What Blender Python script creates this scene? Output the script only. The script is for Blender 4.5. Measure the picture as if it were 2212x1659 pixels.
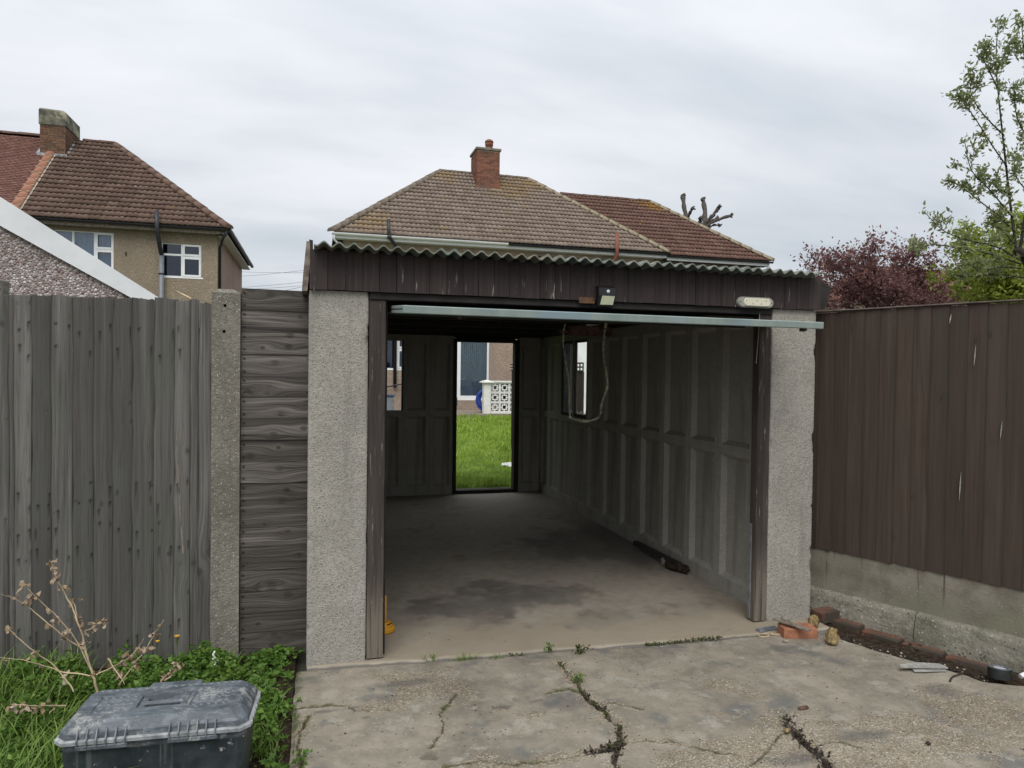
import bpy, bmesh, math, random
import numpy as np
from mathutils import Vector, Matrix

for o in list(bpy.data.objects): bpy.data.objects.remove(o, do_unlink=True)
SC = bpy.context.scene
COL = SC.collection
rng = np.random.default_rng(7)
random.seed(7)
rad = math.radians

# ---------------------------------------------------------------- camera
PW, PH, FPX = 2212.0, 1659.0, 1522.0          # measuring frame of the photograph
YAW, PITCH, ROLL = .2727, -.0185, .0127
CAM = Vector((0, 0, 1.56))
_f = Vector((math.sin(YAW)*math.cos(PITCH), math.cos(YAW)*math.cos(PITCH), math.sin(PITCH)))
_r0 = Vector((math.cos(YAW), -math.sin(YAW), 0)); _u0 = _r0.cross(_f)
_r = math.cos(ROLL)*_r0 + math.sin(ROLL)*_u0
_u = -math.sin(ROLL)*_r0 + math.cos(ROLL)*_u0
cam = bpy.data.cameras.new('camera'); camo = bpy.data.objects.new('camera', cam); COL.objects.link(camo)
camo.matrix_world = Matrix(((_r.x, _u.x, -_f.x, CAM.x), (_r.y, _u.y, -_f.y, CAM.y), (_r.z, _u.z, -_f.z, CAM.z), (0, 0, 0, 1)))
cam.sensor_width = 36; cam.lens = 36*FPX/PW; cam.clip_start = .05; cam.clip_end = 1500
SC.camera = camo

# ---------------------------------------------------------------- sky, sun, exposure
SUN_EL, SUN_AZ = rad(52), rad(200)            # azimuth clockwise from +Y
w = bpy.data.worlds.new('World'); SC.world = w; w.use_nodes = True
nt = w.node_tree; nt.nodes.clear()
def wn(t, **k):
    n = nt.nodes.new(t)
    for a, b in k.items(): setattr(n, a, b)
    return n
out = wn('ShaderNodeOutputWorld'); sky = wn('ShaderNodeTexSky', sky_type='NISHITA', sun_disc=False, sun_elevation=SUN_EL, sun_rotation=SUN_AZ)
sky.air_density = 1; sky.dust_density = 3
b1 = wn('ShaderNodeBackground'); b1.inputs[1].default_value = .07
b2 = wn('ShaderNodeBackground'); b2.inputs[1].default_value = 1.0
mx = wn('ShaderNodeMixShader'); mx.inputs[0].default_value = .9
tc = wn('ShaderNodeTexCoord'); sep = wn('ShaderNodeSeparateXYZ')
ab = wn('ShaderNodeMath', operation='ABSOLUTE'); ad = wn('ShaderNodeMath', operation='ADD'); ad.inputs[1].default_value = .22
dx = wn('ShaderNodeMath', operation='DIVIDE'); dy = wn('ShaderNodeMath', operation='DIVIDE'); cb = wn('ShaderNodeCombineXYZ')
L = nt.links.new
L(tc.outputs['Generated'], sep.inputs[0]); L(sep.outputs[2], ab.inputs[0]); L(ab.outputs[0], ad.inputs[0])
L(sep.outputs[0], dx.inputs[0]); L(ad.outputs[0], dx.inputs[1]); L(sep.outputs[1], dy.inputs[0]); L(ad.outputs[0], dy.inputs[1])
L(dx.outputs[0], cb.inputs[0]); L(dy.outputs[0], cb.inputs[1])
mp = wn('ShaderNodeMapping'); mp.inputs['Location'].default_value = (3.1, .4, 0); mp.inputs['Rotation'].default_value = (0, 0, .5); mp.inputs['Scale'].default_value = (.7, 1.7, 1)
L(cb.outputs[0], mp.inputs[0])
n1 = wn('ShaderNodeTexNoise'); n1.inputs['Scale'].default_value = .9; n1.inputs['Detail'].default_value = 5; n1.inputs['Roughness'].default_value = .5; n1.inputs['Distortion'].default_value = .2
n2 = wn('ShaderNodeTexNoise'); n2.inputs['Scale'].default_value = 2.6; n2.inputs['Detail'].default_value = 6; n2.inputs['Roughness'].default_value = .55; n2.inputs['Distortion'].default_value = .3
L(mp.outputs[0], n1.inputs['Vector']); L(mp.outputs[0], n2.inputs['Vector'])
mm = wn('ShaderNodeMath', operation='MULTIPLY_ADD'); mm.inputs[1].default_value = .30
L(n2.outputs[0], mm.inputs[0]); L(n1.outputs[0], mm.inputs[2])
rp = wn('ShaderNodeValToRGB'); rp.color_ramp.interpolation = 'B_SPLINE'
e = rp.color_ramp.elements
e[0].position = .42; e[0].color = (.43, .475, .52, 1); e[1].position = .82; e[1].color = (.70, .71, .735, 1)
m_ = rp.color_ramp.elements.new(.635); m_.color = (.575, .60, .64, 1)
# overcast sky: the cloud deck is brighter overhead than at the horizon
gr = wn('ShaderNodeMath', operation='MULTIPLY_ADD'); gr.inputs[1].default_value = 1.0; gr.inputs[2].default_value = .97; s2_ = wn('ShaderNodeMath', operation='MULTIPLY'); L(ab.outputs[0], s2_.inputs[0]); L(ab.outputs[0], s2_.inputs[1]); L(s2_.outputs[0], gr.inputs[0]); L(gr.outputs[0], b2.inputs[1])
L(mm.outputs[0], rp.inputs[0]); L(rp.outputs[0], b2.inputs[0]); L(sky.outputs[0], b1.inputs[0])
L(b1.outputs[0], mx.inputs[1]); L(b2.outputs[0], mx.inputs[2]); L(mx.outputs[0], out.inputs[0])
sl = bpy.data.lights.new('sun', 'SUN'); sl.energy = 1.4; sl.angle = rad(40); sl.color = (1, .97, .93)
so = bpy.data.objects.new('sun', sl); COL.objects.link(so)
sd = Vector((math.sin(SUN_AZ)*math.cos(SUN_EL), math.cos(SUN_AZ)*math.cos(SUN_EL), math.sin(SUN_EL)))
so.rotation_euler = sd.to_track_quat('Z', 'Y').to_euler(); so.location = sd*30
vs = SC.view_settings; vs.view_transform = 'Standard'; vs.look = 'None'; vs.exposure = .42; vs.gamma = 1; vs.use_curve_mapping = False
SC.render.engine = 'CYCLES'; SC.cycles.use_denoising = True; SC.cycles.max_bounces = 8; SC.cycles.diffuse_bounces = 5
SC.cycles.transparent_max_bounces = 12; SC.cycles.sample_clamp_indirect = 6

# ---------------------------------------------------------------- measuring helpers
def ray(x, y): return _f + _r*((x-PW/2)/FPX) - _u*((y-PH/2)/FPX)
def onX(x, y, v): d = ray(x, y); return CAM + d*((v-CAM.x)/d.x)
def onY(x, y, v): d = ray(x, y); return CAM + d*((v-CAM.y)/d.y)
def onZ(x, y, v=0): d = ray(x, y); return CAM + d*((v-CAM.z)/d.z)
def onP(x, y, p, n): d = ray(x, y); n = Vector(n); return CAM + d*((Vector(p)-CAM).dot(n)/d.dot(n))
def sstep(a, b, x): t = np.clip((x-a)/(b-a), 0, 1); return t*t*(3-2*t)
def _h(ix, iy, s):
    n = (ix.astype(np.int64)*374761393 + iy.astype(np.int64)*668265263 + s*1442695041) & 0x7fffffff
    n = ((n ^ (n >> 13))*1274126177) & 0x7fffffff
    return ((n ^ (n >> 16)) & 0xffff)/65535.0
def vn(x, y, s=0):
    x = np.asarray(x, float); y = np.asarray(y, float)
    ix, iy = np.floor(x), np.floor(y); fx, fy = x-ix, y-iy
    fx = fx*fx*(3-2*fx); fy = fy*fy*(3-2*fy)
    a, b, c, d = _h(ix, iy, s), _h(ix+1, iy, s), _h(ix, iy+1, s), _h(ix+1, iy+1, s)
    return (a*(1-fx)+b*fx)*(1-fy) + (c*(1-fx)+d*fx)*fy
def fbm(x, y, o=4, s=0):
    r = 0; a = .5; t = 0
    for i in range(o): r = r+a*vn(np.asarray(x)*2**i, np.asarray(y)*2**i, s+i*17); t += a; a *= .5
    return r/t
def pdist(X, Y, P):
    """distance of points to a polyline, and the position along it (0..1)"""
    best = np.full(X.shape, 1e9); tt = np.zeros(X.shape); n = len(P)-1
    for i in range(n):
        ax, ay = P[i][0], P[i][1]; bx, by = P[i+1][0]-ax, P[i+1][1]-ay
        t = np.clip(((X-ax)*bx+(Y-ay)*by)/(bx*bx+by*by+1e-12), 0, 1)
        d = np.hypot(X-ax-t*bx, Y-ay-t*by); m = d < best
        best = np.where(m, d, best); tt = np.where(m, (i+t)/n, tt)
    return best, tt

# ---------------------------------------------------------------- object helpers
WM = {}
I4 = Matrix.Identity(4)
def T(x, y=None, z=None): return Matrix.Translation(Vector(x) if y is None else Vector((x, y, z)))
def RZ(a): return Matrix.Rotation(a, 4, 'Z')
def RX(a): return Matrix.Rotation(a, 4, 'X')
def RY(a): return Matrix.Rotation(a, 4, 'Y')
def link(o, parent=None, M=I4):
    COL.objects.link(o); WM[o.name] = M.copy()
    if parent is not None:
        o.parent = parent; o.matrix_basis = WM[parent.name].inverted() @ M
    else: o.matrix_basis = M
    return o
def tag(o, label=None, cat=None, group=None, kind=None):
    if label: o['label'] = label
    if cat: o['category'] = cat
    if group: o['group'] = group
    if kind: o['kind'] = kind
    return o
def thing(name, loc, label, cat, group=None, rz=0):
    o = bpy.data.objects.new(name, None); o.empty_display_size = .1
    return tag(link(o, None, T(loc) @ RZ(rz)), label, cat, group)
def obj(name, me, parent=None, M=I4, m=None):
    o = bpy.data.objects.new(name, me)
    if m is not None and not me.materials: me.materials.append(m)
    return link(o, parent, M)
def copy_tree(o, M, parent=None):
    """a copy of a thing or part, with its parts, moved by the world matrix M"""
    c = o.copy(); link(c, parent, M @ WM[o.name])
    for ch in [x for x in bpy.data.objects if x.parent == o and x != c]: copy_tree(ch, M, c)
    return c
class MB:
    def __init__(s): s.v = []; s.f = []
    def add(s, vs, fs, M=None):
        k = len(s.v)
        s.v += [tuple(M @ Vector(p)) for p in vs] if M is not None else [tuple(p) for p in vs]
        s.f += [tuple(i+k for i in q) for q in fs]; return s
    def box(s, x0, x1, y0, y1, z0, z1, M=None, b=0):
        if b:
            return s.add(*bevbox(x1-x0, y1-y0, z1-z0, b), (M or I4) @ T((x0+x1)/2, (y0+y1)/2, (z0+z1)/2))
        return s.add([(x0,y0,z0),(x1,y0,z0),(x1,y1,z0),(x0,y1,z0),(x0,y0,z1),(x1,y0,z1),(x1,y1,z1),(x0,y1,z1)],
                     [(0,3,2,1),(4,5,6,7),(0,1,5,4),(1,2,6,5),(2,3,7,6),(3,0,4,7)], M)
    def prism(s, poly, axis, a, b, M=None):
        """polygon extruded along an axis; poly in the two other coordinates"""
        n = len(poly); P = []
        for t in (a, b):
            for (p, q) in poly: P.append({'x': (t, p, q), 'y': (p, t, q), 'z': (p, q, t)}[axis])
        F = [tuple(range(n)), tuple(range(2*n-1, n-1, -1))] + [(i, n+i, n+(i+1) % n, (i+1) % n) for i in range(n)]
        return s.add(P, F, M)
    def tube(s, pts, r, n=6, M=None, cap=True):
        pts = [Vector(p) for p in pts]; V = []; F = []; m = len(pts); up = Vector((.31, .17, .93))
        rr = [r]*m if not hasattr(r, '__len__') else r
        for i, p in enumerate(pts):
            d = (pts[min(i+1, m-1)]-pts[max(i-1, 0)])
            if d.length < 1e-9: d = Vector((0, 0, 1))
            d.normalize()
            if abs(d.dot(up)) > .98: up = Vector((.9, .3, .1))
            a = d.cross(up).normalized(); b = d.cross(a)
            for k in range(n):
                t = 2*math.pi*k/n; V.append(p+(a*math.cos(t)+b*math.sin(t))*rr[i])
        for i in range(m-1):
            for k in range(n): F.append((i*n+k, i*n+(k+1) % n, (i+1)*n+(k+1) % n, (i+1)*n+k))
        if cap: F += [tuple(range(n-1, -1, -1)), tuple(range((m-1)*n, m*n))]
        return s.add(V, F, M)
    def lathe(s, prof, n=20, M=None):
        V = []; F = []; m = len(prof)
        for (r, z) in prof:
            for k in range(n): t = 2*math.pi*k/n; V.append((r*math.cos(t), r*math.sin(t), z))
        for i in range(m-1):
            for k in range(n): F.append((i*n+k, i*n+(k+1) % n, (i+1)*n+(k+1) % n, (i+1)*n+k))
        return s.add(V, F, M)
    def loft(s, rings, M=None, cap=True):
        n = len(rings[0]); V = [p for r in rings for p in r]; F = []
        for i in range(len(rings)-1):
            for k in range(n): F.append((i*n+k, i*n+(k+1) % n, (i+1)*n+(k+1) % n, (i+1)*n+k))
        if cap: F += [tuple(range(n-1, -1, -1)), tuple(range(len(V)-n, len(V)))]
        return s.add(V, F, M)
    def mesh(s, name, smooth=False, m=None):
        me = bpy.data.meshes.new(name); me.from_pydata(s.v, [], s.f); me.update()
        if smooth: me.polygons.foreach_set('use_smooth', [True]*len(me.polygons))
        if m is not None: me.materials.append(m)
        return me
    def build(s, name, m, parent=None, M=I4, smooth=False, world=True):
        """geometry is in world coordinates unless world=False (then in the frame M)"""
        return obj(name, s.mesh(name, smooth, m), parent, M)
_bb = {}
def bevbox(sx, sy, sz, b, seg=1):
    k = (round(sx, 4), round(sy, 4), round(sz, 4), b, seg)
    if k not in _bb:
        bm = bmesh.new(); bmesh.ops.create_cube(bm, size=1)
        for v in bm.verts: v.co = (v.co.x*sx, v.co.y*sy, v.co.z*sz)
        bmesh.ops.bevel(bm, geom=list(bm.edges), offset=b, segments=seg, affect='EDGES', profile=.5)
        bm.verts.index_update()
        _bb[k] = ([tuple(v.co) for v in bm.verts], [tuple(v.index for v in f.verts) for f in bm.faces]); bm.free()
    return _bb[k]
def npmesh(name, V, F, m=None, smooth=False, attrs=None):
    """mesh from numpy arrays; F is (n,3) or (n,4)"""
    me = bpy.data.meshes.new(name); V = np.asarray(V, np.float32); F = np.asarray(F, np.int32); k = F.shape[1]
    me.vertices.add(len(V)); me.vertices.foreach_set('co', V.ravel())
    me.loops.add(F.size); me.loops.foreach_set('vertex_index', F.ravel())
    me.polygons.add(len(F)); me.polygons.foreach_set('loop_start', np.arange(0, F.size, k, dtype=np.int32))
    try: me.polygons.foreach_set('loop_total', np.full(len(F), k, np.int32))
    except Exception: pass
    for nm, a in (attrs or {}).items():
        a = np.asarray(a, np.float32)
        if a.ndim == 1: at = me.attributes.new(nm, 'FLOAT', 'POINT'); at.data.foreach_set('value', a)
        else: at = me.attributes.new(nm, 'FLOAT_VECTOR', 'POINT'); at.data.foreach_set('vector', a.ravel())
    me.update(calc_edges=True)
    if smooth: me.polygons.foreach_set('use_smooth', np.ones(len(F), bool))
    if m is not None: me.materials.append(m)
    return me
def gridF(nu, nv):
    i, j = np.meshgrid(np.arange(nu-1), np.arange(nv-1), indexing='ij'); a = (i*nv+j).ravel()
    return np.stack([a, a+nv, a+nv+1, a+1], 1)

# ---------------------------------------------------------------- material helpers
def lin(r, g, b):
    f = lambda c: (c/255/12.92) if c/255 <= .04045 else ((c/255+.055)/1.055)**2.4
    return (f(r), f(g), f(b))
class Mat:
    def __init__(s, name):
        s.m = bpy.data.materials.new(name); s.m.use_nodes = True; s.t = s.m.node_tree; s.t.nodes.clear()
        s.o = s.n('ShaderNodeOutputMaterial'); s.p = s.n('ShaderNodeBsdfPrincipled'); s.l(s.p.outputs[0], s.o.inputs[0])
    def n(s, t, **k):
        x = s.t.nodes.new(t)
        for a, b in k.items(): setattr(x, a, b)
        return x
    def l(s, a, b): s.t.links.new(a, b)
    def put(s, sock, v):
        if hasattr(v, 'is_output'): s.l(v, sock)
        elif isinstance(v, tuple) and len(v) == 3 and sock.type == 'RGBA': sock.default_value = (*v, 1)
        else: sock.default_value = v
    def attr(s, nm, vec=False): a = s.n('ShaderNodeAttribute', attribute_name=nm); return a.outputs['Vector' if vec else 'Fac']
    def math(s, op, a, b=0.0, c=0.0):
        x = s.n('ShaderNodeMath', operation=op); s.put(x.inputs[0], a); s.put(x.inputs[1], b); s.put(x.inputs[2], c); return x.outputs[0]
    def rand(s):
        a = s.n('ShaderNodeObjectInfo').outputs['Random']; g = s.n('ShaderNodeNewGeometry').outputs['Random Per Island']
        return s.math('FRACT', s.math('ADD', a, g))
    def pos(s): return s.n('ShaderNodeNewGeometry').outputs['Position']
    def co(s, kind='Object', sc=(1, 1, 1), off=None):
        v = s.n('ShaderNodeTexCoord').outputs[kind] if isinstance(kind, str) else kind
        if off is not None:
            a = s.n('ShaderNodeVectorMath', operation='ADD'); s.l(v, a.inputs[0])
            c = s.n('ShaderNodeCombineXYZ'); k = s.math('MULTIPLY', off, 57.0)
            for i in range(3): s.l(k, c.inputs[i])
            s.l(c.outputs[0], a.inputs[1]); v = a.outputs[0]
        if sc != (1, 1, 1):
            mp = s.n('ShaderNodeVectorMath', operation='MULTIPLY'); s.l(v, mp.inputs[0]); mp.inputs[1].default_value = sc; v = mp.outputs[0]
        return v
    def noise(s, v, sc=5, det=4, ro=.55, dist=0):
        x = s.n('ShaderNodeTexNoise'); s.l(v, x.inputs['Vector']); x.inputs['Scale'].default_value = sc; x.inputs['Detail'].default_value = det
        x.inputs['Roughness'].default_value = ro; x.inputs['Distortion'].default_value = dist; return x.outputs[0]
    def voro(s, v, sc=5, feat='F1', rnd=1, out=0):
        x = s.n('ShaderNodeTexVoronoi', feature=feat); s.l(v, x.inputs['Vector']); x.inputs['Scale'].default_value = sc; x.inputs['Randomness'].default_value = rnd
        return x.outputs[out]
    def wht(s, v):
        x = s.n('ShaderNodeTexWhiteNoise', noise_dimensions='3D'); s.l(v, x.inputs[0]); return x.outputs[0]
    def sep(s, v, i): x = s.n('ShaderNodeSeparateXYZ'); s.l(v, x.inputs[0]); return x.outputs[i]
    def ss(s, f, a, b, lo=0.0, hi=1.0):
        x = s.n('ShaderNodeMapRange', interpolation_type='SMOOTHSTEP'); s.put(x.inputs[0], f)
        x.inputs[1].default_value = a; x.inputs[2].default_value = b; x.inputs[3].default_value = lo; x.inputs[4].default_value = hi; return x.outputs[0]
    def mix(s, a, b, f):
        x = s.n('ShaderNodeMix', data_type='RGBA'); s.put(x.inputs[0], f); s.put(x.inputs[6], a); s.put(x.inputs[7], b); return x.outputs[2]
    def ramp(s, f, stops):
        x = s.n('ShaderNodeValToRGB'); s.l(f, x.inputs[0]); e = x.color_ramp.elements
        e[0].position, e[0].color = stops[0][0], (*stops[0][1], 1); e[1].position, e[1].color = stops[-1][0], (*stops[-1][1], 1)
        for p, c in stops[1:-1]: q = e.new(p); q.color = (*c, 1)
        return x.outputs[0]
    def bump(s, h, st=.5, d=.01, nrm=None):
        x = s.n('ShaderNodeBump'); s.l(h, x.inputs['Height']); x.inputs['Strength'].default_value = st; x.inputs['Distance'].default_value = d
        if nrm is not None: s.l(nrm, x.inputs['Normal'])
        return x.outputs[0]
    def done(s, col, rough=.85, nrm=None, spec=.3, metal=0, trans=0):
        s.put(s.p.inputs['Base Color'], col); s.put(s.p.inputs['Roughness'], rough); s.put(s.p.inputs['Specular IOR Level'], spec)
        s.put(s.p.inputs['Metallic'], metal); s.put(s.p.inputs['Transmission Weight'], trans)
        if nrm is not None: s.l(nrm, s.p.inputs['Normal'])
        return s.m

def plain(name, c, rough=.6, var=.12, sc=8, bump=.15, spec=.4, metal=0, dirt=None, dirt_lo=.55):
    k = Mat(name); v = k.co('Object'); f = k.noise(v, sc, 5, .6)
    c2 = tuple(x*(1-var*1.6) for x in c); c1 = tuple(min(1, x*(1+var)) for x in c)
    col = k.mix(c2, c1, k.ss(f, .3, .7))
    if dirt: col = k.mix(col, dirt, k.ss(k.noise(v, sc*.45, 6, .65), dirt_lo, dirt_lo+.16))
    return k.done(col, k.ss(f, .2, .8, rough-.08, min(1, rough+.08)), k.bump(k.noise(v, sc*8, 3), bump, .004), spec, metal)

def wood(name, dark, mid, light, gs=70, bump=.5, rough=.82, peel=None, peel_v=None, green=None, hue=.25, stain_shade=(.012, .011, .010), bare=None, wob=.12):
    """boards carry 'gco' (across the grain, along it, seed), 'knot' and 'stain'"""
    k = Mat(name); g = k.attr('gco', True); r = k.rand()
    v = k.co(g, (gs, 1.3, 40.0), r); fine = k.noise(v, 1, 6, .62, wob)
    v2 = k.co(g, (gs*.22, .9, 40.0), r); broad = k.noise(v2, 1, 4, .55, wob)
    v3 = k.co(g, (gs*2.6, 5, 40.0), r); hair = k.noise(v3, 1, 3, .5)
    f = k.math('ADD', k.math('MULTIPLY', fine, .55), k.math('MULTIPLY', broad, .45))
    col = k.ramp(f, [(.33, dark), (.5, mid), (.66, light)])
    col = k.mix(col, tuple(x*.62 for x in mid), k.ss(r, .35, .95, 0, hue*2)); col = k.mix(col, tuple(x*.9 for x in light), k.ss(r, .35, .05, 0, hue*.9))
    if green: col = k.mix(col, green, k.math('MULTIPLY', k.ss(k.noise(k.co(g, (7, 1.5, 40), r), 1, 4), .42, .7), .55))
    col = k.mix(col, dark, k.math('MULTIPLY', k.ss(hair, .56, .7), .6))
    if bare: col = k.mix(col, bare[0], k.math('MULTIPLY', k.ss(k.sep(g, 1), bare[2], bare[1]), k.ss(k.noise(v, .8, 5, .6), .38, .55)))
    if peel:
        pm = k.ss(k.noise(k.co(g, (gs*1.1, 5, 40), r), 1, 5, .68), .60, .66)
        if peel_v: pm = k.math('MULTIPLY', pm, k.math('MULTIPLY', k.ss(k.sep(g, 1), peel_v[1], peel_v[0]), k.ss(k.noise(k.co(g, (6, 4, 40), r), 1, 3), .45, .6)))
        col = k.mix(col, peel, pm)
    kn = k.attr('knot'); col = k.mix(col, tuple(x*.5 for x in dark), k.math('MULTIPLY', kn, .85))
    st = k.attr('stain_shade'); col = k.mix(col, stain_shade, k.math('MULTIPLY', st, .9))
    h = k.math('ADD', k.math('MULTIPLY', fine, .8), k.math('MULTIPLY', hair, -.35))
    return k.done(col, rough, k.bump(h, bump, .006), .25)

def board_mesh(name, L, W, th, seed, m, du=.012, dv=.02, axis='Z', knots=2, nails=(), wav=.003, feather=None, end_skew=0, kr=.012, cup=0, ends=.004, edge=.0):
    """one plank: front face at -Y gridded for grain, knots and nail stains; along Z or X; origin at the middle of its back bottom"""
    R = np.random.default_rng(seed); nu = max(4, int(W/du)+1); nv = max(6, int(L/dv)+1)
    u, v = np.meshgrid(np.linspace(-W/2, W/2, nu), np.linspace(0, L, nv), indexing='ij'); un = u/(W/2)
    eo = (vn(v*6+seed*3.1, v*0+seed, 3)-.5)*2*wav; U = u+eo*np.abs(un)
    V = v + (v/L)*(end_skew*un + (vn(u*60, u*0+seed*1.7, 5)-.5)*ends)
    gu, kn, st = u.copy(), np.zeros_like(u), np.zeros_like(u)
    for _ in range(knots):
        ku, kv, r = R.uniform(-W*.45, W*.45), R.uniform(.03, max(.05, L-.03)), R.uniform(.35, 1.3)*kr; kw = R.uniform(.3, 1)
        a, b = (u-ku), (v-kv); e2 = np.exp(-(a/(r*3.0))**2-(b/(r*R.uniform(4, 9)))**2)
        gu = gu-a*.82*e2; d = np.sqrt((a/r)**2+(b/(r*1.35))**2)
        kn = np.maximum(kn, sstep(1.2, .55, d)*.7*kw)
    for (nuu, nvv, ln) in nails:
        a, b = u-nuu, v-nvv
        s1 = np.exp(-(a/.0045)**2)*sstep(.012, -.004, b)*sstep(-ln, -.2*ln, b)*.85; s2 = sstep(.009, .004, np.hypot(a, b))
        st = np.maximum(st, np.maximum(s1, s2))
    st = np.maximum(st, edge*sstep(.90, .99, np.abs(un))*(.35+.9*vn(v*9+seed, v*0+seed*.3, 12)))  # dark edge band: shadow line between boards painted in, along with edge dirt
    thk = th if feather is None else th*(feather[0]+(feather[1]-feather[0])*(un+1)/2)
    y = -(thk+np.zeros_like(u)) - (vn(u*40+seed, v*3, 9)-.5)*.0025 + kn*.0015 + cup*un*un
    P = np.stack([U, y, V], -1).reshape(-1, 3); n = len(P)
    bi = [0, (nu-1)*nv, (nu-1)*nv+nv-1, nv-1]            # back corners
    B = P[bi].copy(); B[:, 1] = 0
    F = gridF(nu, nv).tolist(); F = [tuple(f) for f in F]
    rimL = list(range(nv)); rimR = [(nu-1)*nv+j for j in range(nv)]; rimB = [i*nv for i in range(nu)]; rimT = [i*nv+nv-1 for i in range(nu)]
    F += [tuple([n]+rimL+[n+3]), tuple([n+2]+rimR[::-1]+[n+1]), tuple([n+1]+rimB[::-1]+[n]), tuple([n+3]+rimT+[n+2]), (n, n+3, n+2, n+1)]
    A = np.concatenate([P, B]); z4 = np.zeros(4)
    gco = np.concatenate([np.stack([gu, v, np.full_like(u, seed*.37 % 9)], -1).reshape(-1, 3), np.stack([B[:, 0], B[:, 2], z4+1], -1)])
    if axis == 'X': A = A[:, [2, 1, 0]]; F = [f[::-1] for f in F]
    me = bpy.data.meshes.new(name); me.from_pydata(A.tolist(), [], F)
    at = me.attributes.new('gco', 'FLOAT_VECTOR', 'POINT'); at.data.foreach_set('vector', gco.astype(np.float32).ravel())
    for nm, q in (('knot', kn), ('stain_shade', st)):
        at = me.attributes.new(nm, 'FLOAT', 'POINT'); at.data.foreach_set('value', np.concatenate([q.ravel(), z4]).astype(np.float32))
    me.update(); me.materials.append(m); return me

def leaves(name, P, D, size, m, parent=None, width=.5, fold=.25, M=I4, rnd=.45, kind=None, seed=1):
    """many small folded leaves as one mesh: P positions, D directions"""
    R = np.random.default_rng(seed); P = np.asarray(P, float); D = np.asarray(D, float); n = len(P)
    D = D/np.maximum(1e-6, np.linalg.norm(D, axis=1))[:, None]
    q = R.normal(size=(n, 3)); S = np.cross(D, q); S /= np.maximum(1e-6, np.linalg.norm(S, axis=1))[:, None]; N = np.cross(S, D)
    s = (np.asarray(size)*(1-rnd+2*rnd*R.random(n)))[:, None]
    a = P; b = P+D*s*.45+S*s*width*.5+N*s*fold*.5; c = P+D*s; d = P+D*s*.45-S*s*width*.5+N*s*fold*.5
    V = np.stack([a, b, c, d], 1).reshape(-1, 3); k = np.arange(n)*4
    F = np.concatenate([np.stack([k, k+1, k+2], 1), np.stack([k, k+2, k+3], 1)])
    o = obj(name, npmesh(name, V, F, m), parent, M)
    if kind: o['kind'] = kind
    return o
# ================================================================ materials
def mat_driveway():
    k = Mat('driveway concrete'); p = k.pos(); agg = k.attr('agg'); soil = k.attr('soil'); moss = k.attr('moss'); damp = k.attr('damp')
    a = k.noise(p, 2.3, 6, .6, .4); b = k.noise(p, 9, 6, .65, .3); c = k.noise(p, 60, 4, .6)
    col = k.ramp(k.math('ADD', k.math('MULTIPLY', a, .55), k.math('MULTIPLY', b, .45)), [(.36, (.165, .147, .117)), (.5, (.25, .222, .175)), (.64, (.335, .298, .236))])
    col = k.mix(col, (.135, .135, .128), k.math('MULTIPLY', k.ss(k.noise(p, 3.4, 5, .6), .53, .66), .75))
    col = k.mix(col, (.34, .315, .265), k.math('MULTIPLY', k.ss(k.noise(p, 6.3, 7, .7), .54, .64), .75))
    col = k.mix(col, (.115, .105, .092), k.math('MULTIPLY', k.ss(c, .56, .72), .45))
    v = k.voro(p, 150, out=0); cid = k.voro(p, 150, out=1)
    st = k.ramp(k.sep(cid, 0), [(0, (.10, .075, .05)), (.35, (.22, .165, .10)), (.6, (.30, .24, .16)), (.86, (.40, .34, .25)), (1, (.60, .57, .50))])
    am = k.math('MULTIPLY', k.ss(agg, .32, .7), k.ss(v, .62, .42)); col = k.mix(col, st, k.math('MULTIPLY', am, .8))
    sp = k.math('MULTIPLY', k.ss(k.voro(p, 55), .16, .10), k.ss(k.sep(k.voro(p, 55, out=1), 1), .86, .9)); col = k.mix(col, (.55, .52, .46), sp)
    sp2 = k.math('MULTIPLY', k.ss(k.voro(p, 38), .2, .12), k.ss(k.sep(k.voro(p, 38, out=1), 2), .93, .97)); col = k.mix(col, (.06, .05, .04), sp2)
    col = k.mix(col, (.095, .092, .088), k.math('MULTIPLY', damp, .6))
    col = k.mix(col, (.075, .085, .030), k.math('MULTIPLY', k.ss(k.math('MULTIPLY', moss, k.noise(p, 28, 5, .7)), .22, .45), .8))
    so = k.mix((.030, .023, .018), (.095, .074, .054), k.ss(k.noise(p, 90, 4), .35, .65)); col = k.mix(col, so, soil)
    h = k.math('ADD', k.math('MULTIPLY', c, .7), k.math('MULTIPLY', k.math('MULTIPLY', v, agg), 1.2)); h = k.math('ADD', h, k.math('MULTIPLY', k.noise(p, 230, 3), .35))
    return k.done(col, .92, k.bump(h, .7, .006), .2)
def mat_floor():
    k = Mat('garage floor concrete'); p = k.pos(); oil = k.attr('oil'); dust = k.attr('dust')
    a = k.noise(p, 1.6, 6, .6, .5); b = k.noise(p, 14, 5, .6)
    col = k.ramp(k.math('ADD', k.math('MULTIPLY', a, .6), k.math('MULTIPLY', b, .4)), [(.36, (.24, .213, .175)), (.5, (.32, .285, .232)), (.65, (.39, .345, .28))])
    col = k.mix(col, (.085, .080, .073), k.math('MULTIPLY', oil, .75)); col = k.mix(col, (.29, .245, .18), k.math('MULTIPLY', dust, .75))
    col = k.mix(col, (.16, .115, .095), k.math('MULTIPLY', k.ss(k.noise(p, 3, 4), .58, .7), .5))
    sp = k.math('MULTIPLY', k.ss(k.voro(p, 30), .12, .08), k.ss(k.sep(k.voro(p, 30, out=1), 1), .9, .94)); col = k.mix(col, (.5, .48, .44), sp)
    return k.done(col, k.ss(a, .3, .7, .62, .85), k.bump(k.math('ADD', b, k.math('MULTIPLY', k.noise(p, 120, 3), .4)), .3, .004), .3)
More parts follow.
